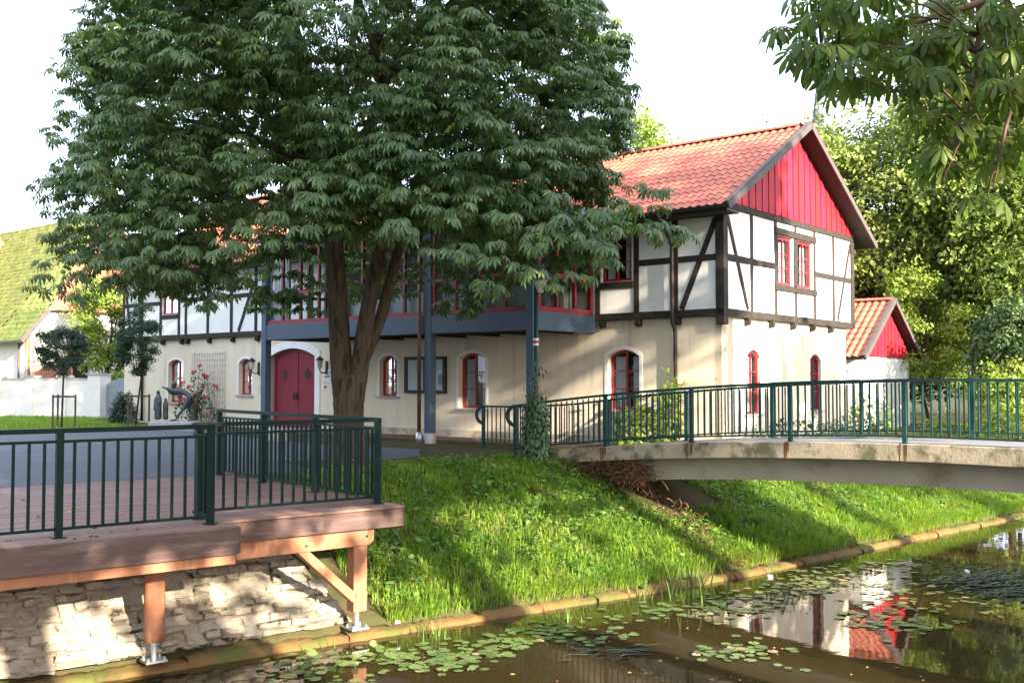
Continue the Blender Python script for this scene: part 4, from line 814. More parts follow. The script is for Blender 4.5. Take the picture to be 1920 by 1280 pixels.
leafy_tree('alder_bush', 'bushy deep green shrub behind the bridge rail, right of young ash', 'shrub', (16.6, 32.5, 0), 4.6, 1.9, .2, 60, 70, .2, 'leaf_deep', 37, .07)
leafy_tree('hazel_bush', 'rounded fresh green bush at lawn edge below the tall trees', 'shrub', (15.2, 31, 0), 2.3, 1.3, .1, 34, 40, .16, 'leaf_bright', 38, .05)
leafy_tree('hazel_bush', 'wide leafy hedge bush behind bridge at the right of rounded bush', 'shrub', (18.2, 31.5, 0), 2.9, 1.8, .1, 40, 42, .18, 'leaf_mid', 39, .05)
leafy_tree('willow_tree', 'pale feathery willow top showing above the red roof behind chestnut', 'tree', (6.4, 52, 0), 15.6, 2.6, 7, 60, 60, .3, 'leaf_bright', 40, .2, weep=1.8, group=None)
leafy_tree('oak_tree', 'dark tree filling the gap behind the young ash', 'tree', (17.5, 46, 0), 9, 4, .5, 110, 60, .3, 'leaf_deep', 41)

# chestnut on the near bank whose branches hang over the water, and its neighbours behind the viewer
SUN_GAPS = ((9.8, 6.25, .85, .8), (13.0, 5.3, .9, .4), (8.4, 2.7, 1.4, .5), (14.7, 2.7, 1.2, .45), (18.4, 12.0, 1.1, .35), (20.0, 13.0, .9, .3), (3.3, 2.6, .9, .6), (17.3, 7.3, .5, .45), (18.2, 9.3, .4, .4))   # openings cut in the unseen near-bank canopy to let sun patches through
def above_view(P):
    a, b = P @ np.array([.7848, .6198, 0]), P @ np.array([-.2018, .2555, .9455]); ok = ~((P[:, 1] > .3) & (np.abs(P[:, 0]) < .52*P[:, 1]+.6) & (P[:, 2] < 1.6+.42*P[:, 1]+.5))
    for ga, gb, ra, rb in SUN_GAPS: ok &= ((a-ga)/ra)**2+((b-gb)/rb)**2 > 1
    return ok
nc = leafy_tree('chestnut_tree', 'near-bank horse chestnut whose leafy branches hang down over the canal water', 'tree', (8.6, 3.2, -.1), 15.5, 5.3, 4.9, 180, 24, .50, 'leaf_near', 51, .42, bark='bark', keep=above_view)
nc_b = np.array((8.6, 3.2, -.1)); r_ = np.random.default_rng(52)
at = lambda x, y, Y: np.array(((x-960)/1930*Y, Y, 1.6+(712-y)/1930*Y))
L0 = [(0, 0, 4.8), at(2450, -60, 5.2)-nc_b, at(2150, -70, 6.0)-nc_b, at(1900, -20, 6.4)-nc_b, at(1740, 30, 6.6)-nc_b, at(1610, 70, 6.7)-nc_b, at(1515, 95, 6.8)-nc_b]
L1 = [at(1990, -30, 6.1)-nc_b, at(1845, 60, 6.1)-nc_b, at(1838, 160, 6.1)-nc_b, at(1815, 240, 6.1)-nc_b, at(1775, 330, 6.15)-nc_b]; L2 = [at(2000, 100, 5.9)-nc_b, at(1925, 135, 6)-nc_b, at(1895, 230, 6)-nc_b, at(1868, 350, 6)-nc_b]
L3 = [at(1950, -60, 6.8)-nc_b, at(1780, -30, 7.0)-nc_b, at(1620, -5, 7.1)-nc_b, at(1540, 20, 7.1)-nc_b]
tw = MB()
for Lx, ra in ((L0, (.09, .05, .035, .026, .018, .011, .005)), (L1, (.028, .02, .016, .011, .005)), (L2, (.022, .016, .011, .004)), (L3, (.03, .02, .012, .005))): tw.tube(Lx, list(ra), 8)
hp = [(1500, 70), (1520, 105), (1545, 40), (1525, 15), (1600, 85), (1578, 150), (1640, 55), (1615, 180), (1660, 125), (1700, 45), (1720, 115), (1690, 175), (1750, 85), (1780, 35), (1800, 125), (1845, 65), (1880, 110), (1905, 40), (1850, 160), (1760, 175), (1910, 170), (1880, 195), (1740, 245), (1795, 262), (1850, 262), (1905, 250), (1765, 325), (1830, 300), (1895, 320), (1790, 362), (1862, 372), (1725, 215), (1650, 10), (1590, 10), (1720, 0), (1830, 5), (1680, 90), (1560, 110), (1905, 100), (1870, 30)]
tips = np.array([at(x+r_.normal()*16, y-28+r_.normal()*14, r_.uniform(5.7, 7.4)) for x, y in hp+hp[:30]+hp[:22]])-nc_b
allp = np.array([tuple(p) for Lx in (L0[2:], L1, L2, L3) for a, b in zip(Lx[:-1], Lx[1:]) for p in (np.array(a)+(np.array(b)-np.array(a))*q for q in (0, .33, .66))])
for tpt in tips:
    k = np.argmin(((allp-tpt)**2).sum(1)); a = Vector(allp[k]); b = Vector(tpt); tw.tube([a, a.lerp(b, .5)+Vector((0, 0, .05)), b], [.009, .007, .004], 5)
tw.build('hanging_branch', 'twig', nc, True)
Rm, sc, T = rosettes(tips, unit(r_.normal(size=tips.shape)*np.array([1, 1, .2])), 5, .145, r_, (.4, 1.2), .12); V_, F = scatter(*LEAFN, Rm, sc, T); npmesh('hanging_foliage', V_, F, 'leaf_near', nc)
for i, (x, y, h, R_c, z0, ncl_, per) in enumerate(SHADE):
    leafy_tree('lime_tree', 'tall near-bank lime tree '+('left of the hanging chestnut', 'right of the hanging chestnut', 'with low crown at bridge end', 'with high narrow crown at the back of row', '', '')[i], 'tree', (x, y, -.1), h, R_c, z0, ncl_, per, .55, 'leaf_mid', 60+i, .3, keep=above_view)

for i, (x, y, h, R_c) in enumerate(((13.2, 2.6, 4.7, 1.1), (17.2, 4.2, 4.8, 1.0), (7.2, -1.9, 5.3, .7))):  # unseen bushes added to shade stretches of the edging and stone wall
    leafy_tree('elder_bush', ('wide unseen elder bush added by the hanging chestnut to shade canal edging', 'unseen elder bush added by bridge end to shade canal edging', 'slim elder bush added behind the viewer to shade the stone wall')[i], 'shrub', (x, y, -.1), h, R_c, .3, 40, 24, .3, 'leaf_mid', 66+i, .06, keep=above_view)

for i, (x, y, h, R_c) in enumerate(((-31, 2, 15, 5.5), (-37, 13, 16, 6), (-30, -9, 15, 5.5), (-44, 25, 15, 6))):  # unseen trees added so the facade windows reflect foliage instead of bright sky
    leafy_tree('lime_tree', 'added unseen lime tree for window reflections, in the far left row beyond forecourt, '+('first along the water', 'facing the glazed bay', 'behind the deck end', 'next to the barn')[i], 'tree', (x, y, -.1), h, R_c, 1.6, 80, 22, .75, 'leaf_mid', 70+i, .3)

# ---------------------------------------------------------------- street lamp with ivy
LB = (.47, 20.2, -.18)
lp = thing('street_lamp', 'green street lamp pole with a red and white band beside footbridge', 'lamp', LB)
MB().tube([(0, 0, -.2), (0, 0, 1.2), (0, 0, 3.72)], [.055, .05, .042], 12).build('pole', 'bridge_green', lp, True)
MB().tube([(0, 0, 2.50), (0, 0, 2.56)], .056, 12).build('red_band', 'sign_red', lp); MB().tube([(0, 0, 2.561), (0, 0, 2.60)], .055, 12).build('white_band', 'trim_white', lp); MB().tube([(0, 0, 2.46), (0, 0, 2.499)], .055, 12).build('white_band', 'trim_white', lp)
MB().tube([(.08, 0, 3.5), (.08, 0, 3.74)], [.06, .15], 14).build('lamp_glass', 'lampglass', lp); MB().tube([(.08, 0, 3.74), (.08, 0, 3.77), (.08, 0, 3.9), (.08, 0, 4.0)], [.30, .30, .17, .04], 18).build('lamp_hood', 'bay_steel', lp)
r_ = np.random.default_rng(70)
iv = thing('ivy', 'thick green ivy wrapped around the foot of the street lamp', 'ivy', LB)
n = 1500; a = r_.uniform(0, 2*np.pi, n); z = r_.uniform(-.25, 1.5, n); rr = np.interp(z, [-.25, .2, .9, 1.3, 1.5], [.34, .25, .27, .23, .10])*r_.uniform(.75, 1.1, n)
P = np.stack([rr*np.cos(a), rr*np.sin(a), z], -1); e = np.stack([r_.normal(0, .12, 60), r_.normal(0, .12, 60), r_.uniform(1.3, 2.15, 60)], -1); e[:, :2] *= np.interp(e[:, 2], [1.3, 2.15], [1.2, .8])[:, None]; P = np.vstack([P, e])
o_ = unit(P*np.array([1, 1, 0])+1e-6); x = unit(o_*.35+np.array([0, 0, -1.])+r_.normal(0, .35, P.shape)); V_, F = scatter(*OVAL, frames(x, unit(o_+np.array([0, 0, .5])+r_.normal(0, .2, P.shape))), r_.uniform(.07, .125, len(P)), P); npmesh('leaves', V_, F, 'ivy', iv)
b = MB()
for k in range(9):
    a = k*.7; b.tube([(.12*math.cos(a), .12*math.sin(a), -.3), (.16*math.cos(a+.5), .16*math.sin(a+.5), .4), (.13*math.cos(a+1), .13*math.sin(a+1), 1.2), (.07*math.cos(a+1.6), .07*math.sin(a+1.6), 1.5+.5*(k % 3)/2)], [.018, .014, .01, .004], 5)
b.build('stems', 'twig', iv, True)

# ---------------------------------------------------------------- grass, weeds and brush on the bank
r_ = np.random.default_rng(80)
def not_paved(P):
    r = P-DA; dx, dn = r@DD, r@DN; q = P-BO; bt, bn = q@BD, q@BN
    dxh, dyh = P[:, 0]-HC[0], P[:, 1]-HC[1]; c, s = math.cos(TH), math.sin(TH); hx = dxh*c-dyh*s; hy = dxh*s+dyh*c
    okd = ~((dx < 2.62) & (dn < 5.9)); okb = ~((bt > -1.4) & (bn > .0) & (bn < BW) & (bt < 1.5)); okh = ~((hx < .05) & (hy > -.1)) & ~((hx > -13.6) & (hx < -3.4) & (hy > -1.4))
    from_a = np.zeros(len(P), bool); poly = np.array(ASPH); j = len(poly)-1
    for i in range(len(poly)):
        a, b = poly[i], poly[j]; cond = ((a[1] > P[:, 1]) != (b[1] > P[:, 1])) & (P[:, 0] < (b[0]-a[0])*(P[:, 1]-a[1])/(b[1]-a[1]+1e-12)+a[0]); from_a ^= cond; j = i
    return okd & okb & okh & ~from_a
def blades(P, Z, hgt, wid, r, lean=.55, A=None):
    n = len(P); a = r.uniform(0, 2*np.pi, n) if A is None else A; d = np.stack([np.cos(a), np.sin(a)], -1); w_ = np.stack([-d[:, 1], d[:, 0]], -1)*wid[:, None]*.5; ln = r.uniform(.15, 1, n)*lean*hgt
    b = np.column_stack([P, Z]); up = lambda f, l: np.column_stack([P+d*(ln*l)[:, None], Z+hgt*f])
    m, m2, tp = up(.5, .18), up(.84, .55), up(.92-.12*lean, 1.0); W = np.column_stack([w_, np.zeros(n)])
    V_ = np.stack([b-W*.7, b+W*.7, m+W, m-W, m2+W*.7, m2-W*.7, tp], 1).reshape(-1, 3); k = (np.arange(n)*7)[:, None]; F = np.concatenate([k+np.array([0, 1, 2]), k+np.array([0, 2, 3]), k+np.array([3, 2, 4]), k+np.array([3, 4, 5]), k+np.array([5, 4, 6])]); return V_, F
def sample(n, smin, smax, xr, yr):
    P = np.column_stack([r_.uniform(*xr, n), r_.uniform(*yr, n)]); s = sdist(P); ok = (s > smin) & (s < smax) & not_paved(P) & (np.abs(P[:, 0]/np.maximum(P[:, 1], 1)) < .56); return P[ok], s[ok]
Q, s = sample(22500, .30, 6.5, (-3.5, 14), (11.5, 29)); per = 12                # tufts, each leaning its own way
big = r_.uniform(0, 1, len(Q))**2; P = np.repeat(Q, per, 0)+r_.normal(0, .055, (len(Q)*per, 2)); Aq = np.repeat(r_.uniform(0, 2*np.pi, len(Q)), per)+r_.normal(0, .75, len(P)); s = np.repeat(s, per); B_ = np.repeat(big, per)
s2 = sdist(P); ok = (s2 > .26) & not_paved(P); P, Aq, s, B_ = P[ok], Aq[ok], s[ok], B_[ok]; Z = height(P)
pat = np.sin(P[:, 0]*1.9+np.sin(P[:, 1]*2.3)*1.2)*np.sin(P[:, 1]*1.6+P[:, 0]*.8); hg = (r_.uniform(.07, .20, len(P))*(1+.35*pat)+.13*B_*r_.uniform(.4, 1, len(P)))*np.interp(s, [0, .5, 3.5, 4.6, 5.5], [.9, 1.2, 1.0, .5, .28])
bare = np.exp(-(((P-np.array((2.5, 19.7)))@np.array((.87, .49)))/.42)**2)*(s > .9)*(s < 4.4); ok = r_.uniform(0, 1, len(P)) > bare*.85; P, Z, hg, s, Aq = P[ok], Z[ok], hg[ok], s[ok], Aq[ok]
V_, F = blades(P, Z-.02, hg, r_.uniform(.009, .021, len(P)), r_, 1.15, Aq); o = npmesh('bank_grass', V_, F, 'grass'); tag(o, 'long bright green grass covering the canal bank', 'grass', kind='stuff')
tt = r_.uniform(8, 46, 9000); seg_ = EDGE[1:-2]; Le = np.concatenate([[0], np.cumsum(np.hypot(*np.diff(seg_, axis=0).T))]); E_ = np.column_stack([np.interp(tt, Le, seg_[:, q]) for q in (0, 1)]); E_ = E_+np.array((-.62, .785))*r_.uniform(.16, .42, (len(tt), 1)); k_ok = not_paved(E_) & (E_[:, 0] > -1.7) & (r_.uniform(0, 1, len(tt)) < .35+.65*(np.sin(tt*2.1)*np.sin(tt*.77+1) > -.1)); E_ = E_[k_ok]
V_, F = blades(E_, np.maximum(height(E_), -1.60), r_.uniform(.10, .30, len(E_)), r_.uniform(.007, .014, len(E_)), r_, 1.5, -.9+r_.normal(0, .6, len(E_))); tag(npmesh('edge_grass', V_, F, 'grass'), 'grass drooping over the rusty edging at waterline', 'grass', kind='stuff')
P, s = sample(95000, .5, 5.2, (-3, 14), (12, 28)); Z = height(P); pat = np.sin(P[:, 0]*1.3+1)*np.cos(P[:, 1]*1.1+P[:, 0]*.5)+.5*np.sin(P[:, 0]*3.1+P[:, 1]*2.2); ok = r_.uniform(-.6, 1.5, len(P)) < pat+np.interp(P[:, 0], [-2, 1, 3.2, 5], [.0, .7, .7, -.1])+np.interp(s, [.5, 1.6, 3], [-.9, .1, .3]); P, Z = P[ok], Z[ok]; n = len(P)
a = r_.uniform(0, 2*np.pi, n); x = np.stack([np.cos(a), np.sin(a), r_.uniform(-.5, .3, n)], -1); V_, F = scatter(*OVAL, frames(unit(x), np.array([0, 0, 1.])+r_.normal(0, .35, (n, 3))), r_.uniform(.05, .15, n), np.column_stack([P, Z+r_.uniform(.05, .19, n)])); o = npmesh('ground_weeds', V_, F, 'weed'); tag(o, 'low broad-leaved weeds growing among bank grass', 'weeds', kind='stuff')
P, s = sample(200, .8, 4.5, (-2, 6), (13, 23)); n = len(P); V_, F = scatter(*SPH, np.repeat(np.eye(3)[None], n, 0), r_.uniform(.006, .012, n), np.column_stack([P, height(P)+r_.uniform(.2, .36, n)])); tag(npmesh('wild_flowers', V_, F, 'flower'), 'tiny yellow wild flowers dotted over the bank', 'flowers', kind='stuff')
# dry vine tangle below the bridge end and bare strip down the bank
def strands(C, n, ln, r, rad, name, label, m='dry', spread=(.5, .5, .2), curl=1.):
    V_ = []; F = []; k = 6
    for i in range(n):
        p = np.array(C[i % len(C)])+r.normal(size=3)*np.array(spread); d = unit(r.normal(size=3)*np.array([1, 1, .6])); w_ = unit(np.cross(d, r.normal(size=3)))*rad; b0_ = len(V_)
        for j in range(k): V_ += [p-w_, p+w_]; p = p+d*ln/k; d = unit(d+r.normal(size=3)*.35*curl-np.array([0, 0, .12]))
        F += [(b0_+2*j, b0_+2*j+1, b0_+2*j+3, b0_+2*j+2) for j in range(k-1)]
    o = npmesh(name, np.array(V_), np.array(F), m); return tag(o, label, 'brush', kind='stuff')
C = [(*bp_w(t, .1+.1*math.sin(t*9)), bz(t)-.40-.14*max(0, t+.2)) for t in np.linspace(-1.1, .75, 12)]
strands(C, 1500, .42, np.random.default_rng(81), .0055, 'dry_vine_tangle', 'brown tangle of dry vines under the bridge end', spread=(.11, .11, .10))
C = []
for q in np.linspace(0, 1, 14): p = np.array((2.5+1.35*q+.15*math.sin(q*7), 19.7-2.4*q)); C.append((p[0], p[1], float(height(p[None])[0])+.05))
strands(C, 380, .3, np.random.default_rng(82), .006, 'dry_stalk_litter', 'dry brown stalks lying in a strip down the bank', spread=(.22, .22, .04))

# ---------------------------------------------------------------- shrubs and reeds
def shrub(name, label, cat, base, w_, h, n, size, m, seed, tmpl=OVAL, droop=.3):
    r = np.random.default_rng(seed); t = thing(name, label, cat, tuple(base)); q = rand_unit(n, r); q[:, 2] = np.abs(q[:, 2]); lob = 1+.18*np.sin(q[:, 0]*7+seed)*np.cos(q[:, 1]*6)
    P = q*(r.uniform(.3, 1, n)**.4*lob)[:, None]*np.array([w_/2, w_/2, h])+np.array([0, 0, .03]); x = unit(q*np.array([1, 1, .4])+r.normal(0, .5, q.shape)-np.array([0, 0, droop])); V_, F = scatter(*tmpl, frames(x, unit(np.array([0, 0, 1.])+q*.6+r.normal(0, .2, q.shape))), r.uniform(.7, 1.25, n)*size, P); npmesh('foliage', V_, F, m, t)
    b = MB()
    for k in range(9): c = q[k]*np.array([w_/2, w_/2, h])*.85; b.tube([(c[0]*.12, c[1]*.12, -.1), tuple(c*np.array([.5, .5, .6])), tuple(c)], [.014, .01, .004], 5)
    b.build('stems', 'twig', t, True); return t
shrub('hydrangea_bush', 'fresh green leafy bush against cream wall at the foot of downpipe', 'shrub', (*hw(1.75, -.75), .0), 1.5, 1.05, 700, .19, 'leaf_bright', 90)
shrub('hydrangea_bush', 'tall leafy shoot beside the downpipe above green bush', 'shrub', (*hw(1.15, -.45), .0), .75, 1.75, 240, .2, 'leaf_bright', 91)
for i, v in enumerate((1.0, 2.2, 3.5, 4.9, 6.2, 7.4)): shrub('cherry_laurel', 'small dark evergreen shrub planted below gable wall, number '.replace(', number ', '')+(' at the house corner', ' under first arched window', ' right of first arched window', ' left of second arched window', ' right of second arched window', ' at far end of gable')[i], 'shrub', (*hw(-.55, v), -.1), 1.1, .62+.25*((i*7) % 5)/5, 230, .13, 'rose_leaf', 92+i)
shrub('box_bush', 'clipped rounded dark green bush behind a staked young tree', 'shrub', (*hw(24.0, -1.0), .0), 1.0, 1.1, 2600, .10, 'leaf_young', 99)
shrub('rhododendron', 'low rounded bush by outbuilding seen through the bridge railing', 'shrub', (11.9, 28.6, -.1), 1.6, .75, 420, .14, 'leaf_mid', 100)
for i, (x, y) in enumerate(((12.9, 27.6), (14.2, 29.4), (16.4, 29.0), (10.9, 31.5))): shrub('undergrowth_shrub', 'leafy waist-high shrub on lawn beyond bridge '+('nearest the outbuilding wall', 'below young ash', 'below hedge bush', 'against outbuilding side')[i], 'shrub', (x, y, -.1), 1.7, 1.1+.2*(i % 2), 420, .17, 'leaf_bright' if i % 2 else 'leaf_mid', 101+i)
# climbing rose
rs = thing('rose_bush', 'bushy red-flowering rose climbing in front of wire trellis', 'rose', (*hw(20.1, -.55), 0)); r_ = np.random.default_rng(110); b = MB(); Ps = []; tipp = []
for k in range(14):
    a = r_.uniform(0, 2*np.pi); sp = r_.uniform(.15, .75); hgt = r_.uniform(.7, 2.15); pts = [(0, 0, 0), (sp*.4*math.cos(a), sp*.25*math.sin(a), hgt*.5), (sp*math.cos(a), sp*.35*math.sin(a), hgt)]; b.tube(pts, [.014, .01, .005], 5); tipp.append(pts[-1])
    for j in range(60): q = r_.uniform(.25, 1); p = np.array(pts[0])*(1-q)**2+2*q*(1-q)*np.array(pts[1])+q*q*np.array(pts[2]); Ps.append(p+r_.normal(0, .11, 3))
b.build('stems', 'twig', rs, True); Ps = np.array(Ps); n = len(Ps); bsh = rand_unit(500, r_)*np.array([.7, .5, .5])+np.array([0, 0, .45]); Ps = np.vstack([Ps, bsh]); n = len(Ps)
V_, F = scatter(*OVAL, frames(rand_unit(n, r_), np.array([0, 0, 1.])+r_.normal(0, .5, (n, 3))), r_.uniform(.07, .12, n), Ps); npmesh('foliage', V_, F, 'rose_leaf', rs)
def bloom(seed):
    r = np.random.default_rng(seed); q = rand_unit(26, r); q[:, 2] = np.abs(q[:, 2]); V_, F = scatter(*OVAL, frames(np.cross(q, rand_unit(26, r)), q), np.full(26, .09), q*.055); me = bpy.data.meshes.new('bloom'); me.from_pydata(V_.tolist(), [], F.tolist()); me.materials.append(M['rose']); return me
blm = [bloom(i) for i in range(3)]
for i, p in enumerate(tipp+[(.55, -.3, .35), (-.3, -.4, .95), (.5, -.35, 1.0), (-.1, -.4, 1.35)]): link('rose_bloom', blm[i % 3], rs, p, (r_.uniform(-.5, .5), r_.uniform(-.5, .5), 0))
def reeds(name, label, base, n, h, seed, wd=.018, sp=.16):
    r = np.random.default_rng(seed); t = thing(name, label, 'reeds', tuple(base)); me_ = None
    for i in range(n):
        a = r.uniform(0, 2*np.pi); l = r.uniform(.05, .42)*h; hh = h*r.uniform(.55, 1); x, y = r.normal(0, sp, 2); b = MB(); d = Vector((math.cos(a), math.sin(a), 0)); s = Vector((-d.y, d.x, 0)); V_ = []
        for k in range(7): q = k/6; c = Vector((x, y, -.1))+d*l*q*q+Vector((0, 0, hh*(q-.12*q*q*(l/h*3)))); w_ = wd*(1-q**2.2)*.5+.0008; V_ += [c-s*w_+d*.0, c+d*.004, c+s*w_]
        b.add(V_, [(3*k+j, 3*k+j+1, 3*k+j+4, 3*k+j+3) for k in range(6) for j in range(2)]); b.build('reed_leaf', 'reed', t, True, False)
    return t
from_px = lambda x, y, z=WATER: ((x-960)/1930*((1.6-z)*1930/(y-712)), (1.6-z)*1930/(y-712), z)
reeds('reed_clump', 'tall iris-like reeds rising from the water in front of the bank, sparser clump', from_px(1210, 1118), 9, .66, 120, .028)
reeds('reed_clump', 'fullest tall green reed clump with blades bending outwards', from_px(1292, 1116), 20, .82, 121, .03, .22)
reeds('reed_clump', 'short pale reed tuft against edging beside wooden deck post', from_px(815, 1188), 26, .42, 122, .018, .14)
reeds('reed_clump', 'low spreading tuft of reeds at the edging below sunny grass', from_px(1045, 1160), 20, .36, 123, .02, .14)
reeds('reed_clump', 'small thin reeds among lily leaves by the stone wall', from_px(620, 1222), 16, .25, 124, .012, .3)

# ---------------------------------------------------------------- water lilies
def pad_mesh(seed, m):
    r = random.Random(seed); b = MB(); n = 16; a0 = .22; V_ = [(0, 0, .004)]
    for i in range(n+1): a = a0+(2*math.pi-2*a0)*i/n; q = 1+r.uniform(-.04, .04); V_.append((q*math.cos(a), .88*q*math.sin(a), .02*r.random()+.03*max(0, math.cos(a*1.5+seed)-.6)))
    b.add(V_, [(0, i, i+1) for i in range(1, n+1)]); return b.mesh('lily_pad', m, False)
pads = [pad_mesh(i, 'pad') for i in range(7)]; pale = [pad_mesh(i+20, 'pad_pale') for i in range(2)]
r_ = np.random.default_rng(130)
def lilies(label, polys, n, size=(.04, .085), pl=.02, up=.0):
    c = np.mean([from_px(*p) for p in polys], 0); t = thing('water_lily', label, 'water lily', tuple(c))
    for i in range(int(n*1.5)):
        k = r_.integers(len(polys)); x, y = polys[k]; x += r_.normal()*(38 if len(polys) < 9 else 26); y += r_.normal()*9; p = np.array(from_px(x, y))
        if sdist(p[None, :2])[0] > -.12: continue
        s = r_.uniform(*size); o = link('lily_pad', pale[i % 2] if r_.random() < pl else pads[r_.integers(7)], t, tuple(p-c+np.array([0, 0, .006+.004*(i % 5)])), (r_.normal()*.03, r_.normal()*.03, r_.uniform(0, 6.28)), (s, s, s))
        if r_.random() < up: o.location.z += .06; o.rotation_euler = (r_.normal()*.5, r_.normal()*.5, r_.uniform(0, 6))
lilies('dense lily pads floating along stone wall and wooden deck post', [(560, 1240), (600, 1225), (640, 1245), (680, 1235), (620, 1262), (720, 1225), (660, 1275), (560, 1262)], 70, up=.22)
lilies('thick carpet of lily pads floating below the sunlit grass bank', [(760, 1228), (800, 1225), (840, 1220), (880, 1212), (920, 1205), (950, 1195), (980, 1188), (820, 1240), (870, 1235), (930, 1222), (780, 1245), (1000, 1178)], 130, pl=.02)
lilies('loose row of lily pads near the low spreading reed tuft', [(1040, 1180), (1080, 1172), (1110, 1168), (1140, 1185), (1090, 1190), (1160, 1160)], 36)
lilies('lily pads scattered in shade around the tall reed clump', [(1240, 1135), (1290, 1128), (1340, 1130), (1380, 1120), (1420, 1110), (1200, 1140), (1460, 1098), (1330, 1145), (1400, 1135)], 80)
lilies('clump of pink-edged lily pads over reflection of the arched window', [(1360, 1215), (1385, 1208), (1410, 1222), (1435, 1230), (1340, 1218)], 36, pl=.12)
lilies('lily pads lying across the red gable reflection', [(1600, 1130), (1640, 1110), (1670, 1140), (1690, 1160), (1640, 1165), (1700, 1120), (1600, 1160), (1720, 1170), (1660, 1095)], 90)
lilies('far lily pads along edging beneath the bridge', [(1480, 1080), (1520, 1072), (1560, 1066), (1600, 1070), (1640, 1062), (1540, 1090), (1600, 1090), (1500, 1100), (1690, 1055)], 90)
lilies('sparse lily pads drifting beyond the gable reflection', [(1760, 1120), (1800, 1140), (1850, 1130), (1780, 1170), (1840, 1100), (1760, 1080)], 34)
def floating(label, polys, n, seed, ln=(.15, .5)):
    r = np.random.default_rng(seed); V_, F = [], []
    for i in range(n):
        x, y = polys[r.integers(len(polys))]; p = np.array(from_px(x+r.normal()*40, y+r.normal()*9)); a = r.normal()*.35+.2; d = np.array([math.cos(a), math.sin(a), 0])*r.uniform(*ln); w_ = np.array([-d[1], d[0], 0])/np.linalg.norm(d)*r.uniform(.01, .03); b0_ = len(V_)
        zz = np.array([0, 0, r.uniform(.004, .05)]); V_ += [p-d/2+zz*.3, p+w_+zz, p+d/2+zz*.3, p-w_+zz]; F.append((b0_, b0_+1, b0_+2, b0_+3))
    o = npmesh('floating_weed', np.array(V_), np.array(F), 'floatweed'); return tag(o, label, 'water weed', kind='stuff')
floating('dark mat of floating reed leaves at right side of canal', [(1800, 1090), (1850, 1100), (1900, 1095), (1920, 1110), (1870, 1080), (1830, 1075)], 420, 140); floating('thin floating blades among the near lily pads', [(1120, 1222), (1160, 1215)], 26, 141, (.2, .5))
def litter(label, x, y, s, seed, cat='litter', z=WATER+.02):
    me = stone_mesh(seed, 'litter'); o = link('floating_litter', me, None, from_px(x, y, z), (.2, .1, seed), (s, s*.5, s*.45)); return tag(o, label, cat)
litter('pale crumpled scrap of litter floating by dark reed mat', 1806, 1068, .11, 5); litter('small whitish scrap of litter lying at rusty edging beneath bridge', 1440, 1076, .08, 6); litter('tiny white scrap lying on the grass beside wooden deck post', 748, 1160, .07, 7, z=-1.48)

# fallen leaves on the deck, the bank and the water
r_ = np.random.default_rng(180); P = []
for k in range(70): p = dp(r_.uniform(-6, 2.5), r_.uniform(.3, 5.5)); P.append((p[0], p[1], .012))
for k in range(40): p = dp(r_.uniform(-6, .1), r_.uniform(-.28, .1)); P.append((p[0], p[1], .012))
for k in range(160):
    x, y = r_.uniform(450, 1900), r_.uniform(1060, 1275); p = np.array(from_px(x, y))
    if sdist(p[None, :2])[0] < -.15: P.append((p[0], p[1], WATER+.006))
q_, _s = sample(700, .6, 5.0, (-2, 8), (13, 24)); P += [(x, y, z) for (x, y), z in zip(q_, height(q_)+.17)][:130]
P = np.array(P); n = len(P); a = r_.uniform(0, 6.28, n); V_, F = scatter(*OVAL, frames(np.stack([np.cos(a), np.sin(a), r_.normal(0, .12, n)], -1), np.array([0, 0, 1.])+r_.normal(0, .2, (n, 3))), r_.uniform(.03, .085, n), P); tag(npmesh('fallen_leaves', V_, F, 'dead_leaf'), 'scattered brown fallen leaves on deck, bank and water', 'leaves', kind='stuff')
# ---------------------------------------------------------------- forecourt: young trees, sculpture, garden wall, gate, barn
for i, (x, y, w_, z0, z1, sd) in enumerate(((-15.1, 34.6, 1.45, 1.75, 3.6, 150), (-12.9, 35.4, 1.5, 1.75, 4.15, 151))):
    t = leafy_tree('young_tree', ('bushy young tree with dark round crown held by stakes before garden wall', 'taller young tree with narrow dark crown held by stakes before white house corner')[i], 'tree', (x, y, 0), z1, w_/2, z0, 52, 60, .085, 'leaf_young', sd, .035, cl_r=.13)
    st = thing('tree_stakes', ('three brown stakes with crossbars around the bushy young tree', 'three brown stakes with crossbars around the taller young tree')[i], 'stakes', (x, y, 0))
    pp = [(.42*math.cos(a), .42*math.sin(a)) for a in (.2, 2.3, 4.4)]
    for px_, py_ in pp: MB().tube([(px_, py_, -.2), (px_, py_, 1.12)], .035, 8).build('stake', 'stake', st)
    for (a, b) in zip(pp, pp[1:]+pp[:1]): MB().beam((*a, 1.05), (*b, 1.05), .03, .06).build('crossbar', 'stake', st)
def skin(name, m, parent, V_, E_, rad, sub=2):
    me = bpy.data.meshes.new(name); me.from_pydata(V_, E_, []); o = link(name, me, parent); o.modifiers.new('skin', 'SKIN'); me.materials.append(M[m])
    for i, sv in enumerate(me.skin_vertices[0].data): q = rad[i]; sv.radius = q if isinstance(q, tuple) else (q, q); sv.use_root = i == 0
    s = o.modifiers.new('sub', 'SUBSURF'); s.levels = sub; s.render_levels = sub; me.polygons.foreach_set('use_smooth', [True]*len(me.polygons)); o.modifiers['skin'].use_smooth_shade = True; return o
SCY = 33.0; k_ = .0171/7.11; sx = lambda X: (X-480)*k_; sz = lambda Y: (1050-Y)*k_+.30
SB = ((327-960)/1930*SCY, SCY, 0)
scp = thing('bending_statue', 'dark bronze statue bending far forward with arm stretched towards two smaller figures', 'statue', SB)
q = lambda X, Y, y=0.: (sx(X), y, sz(Y))
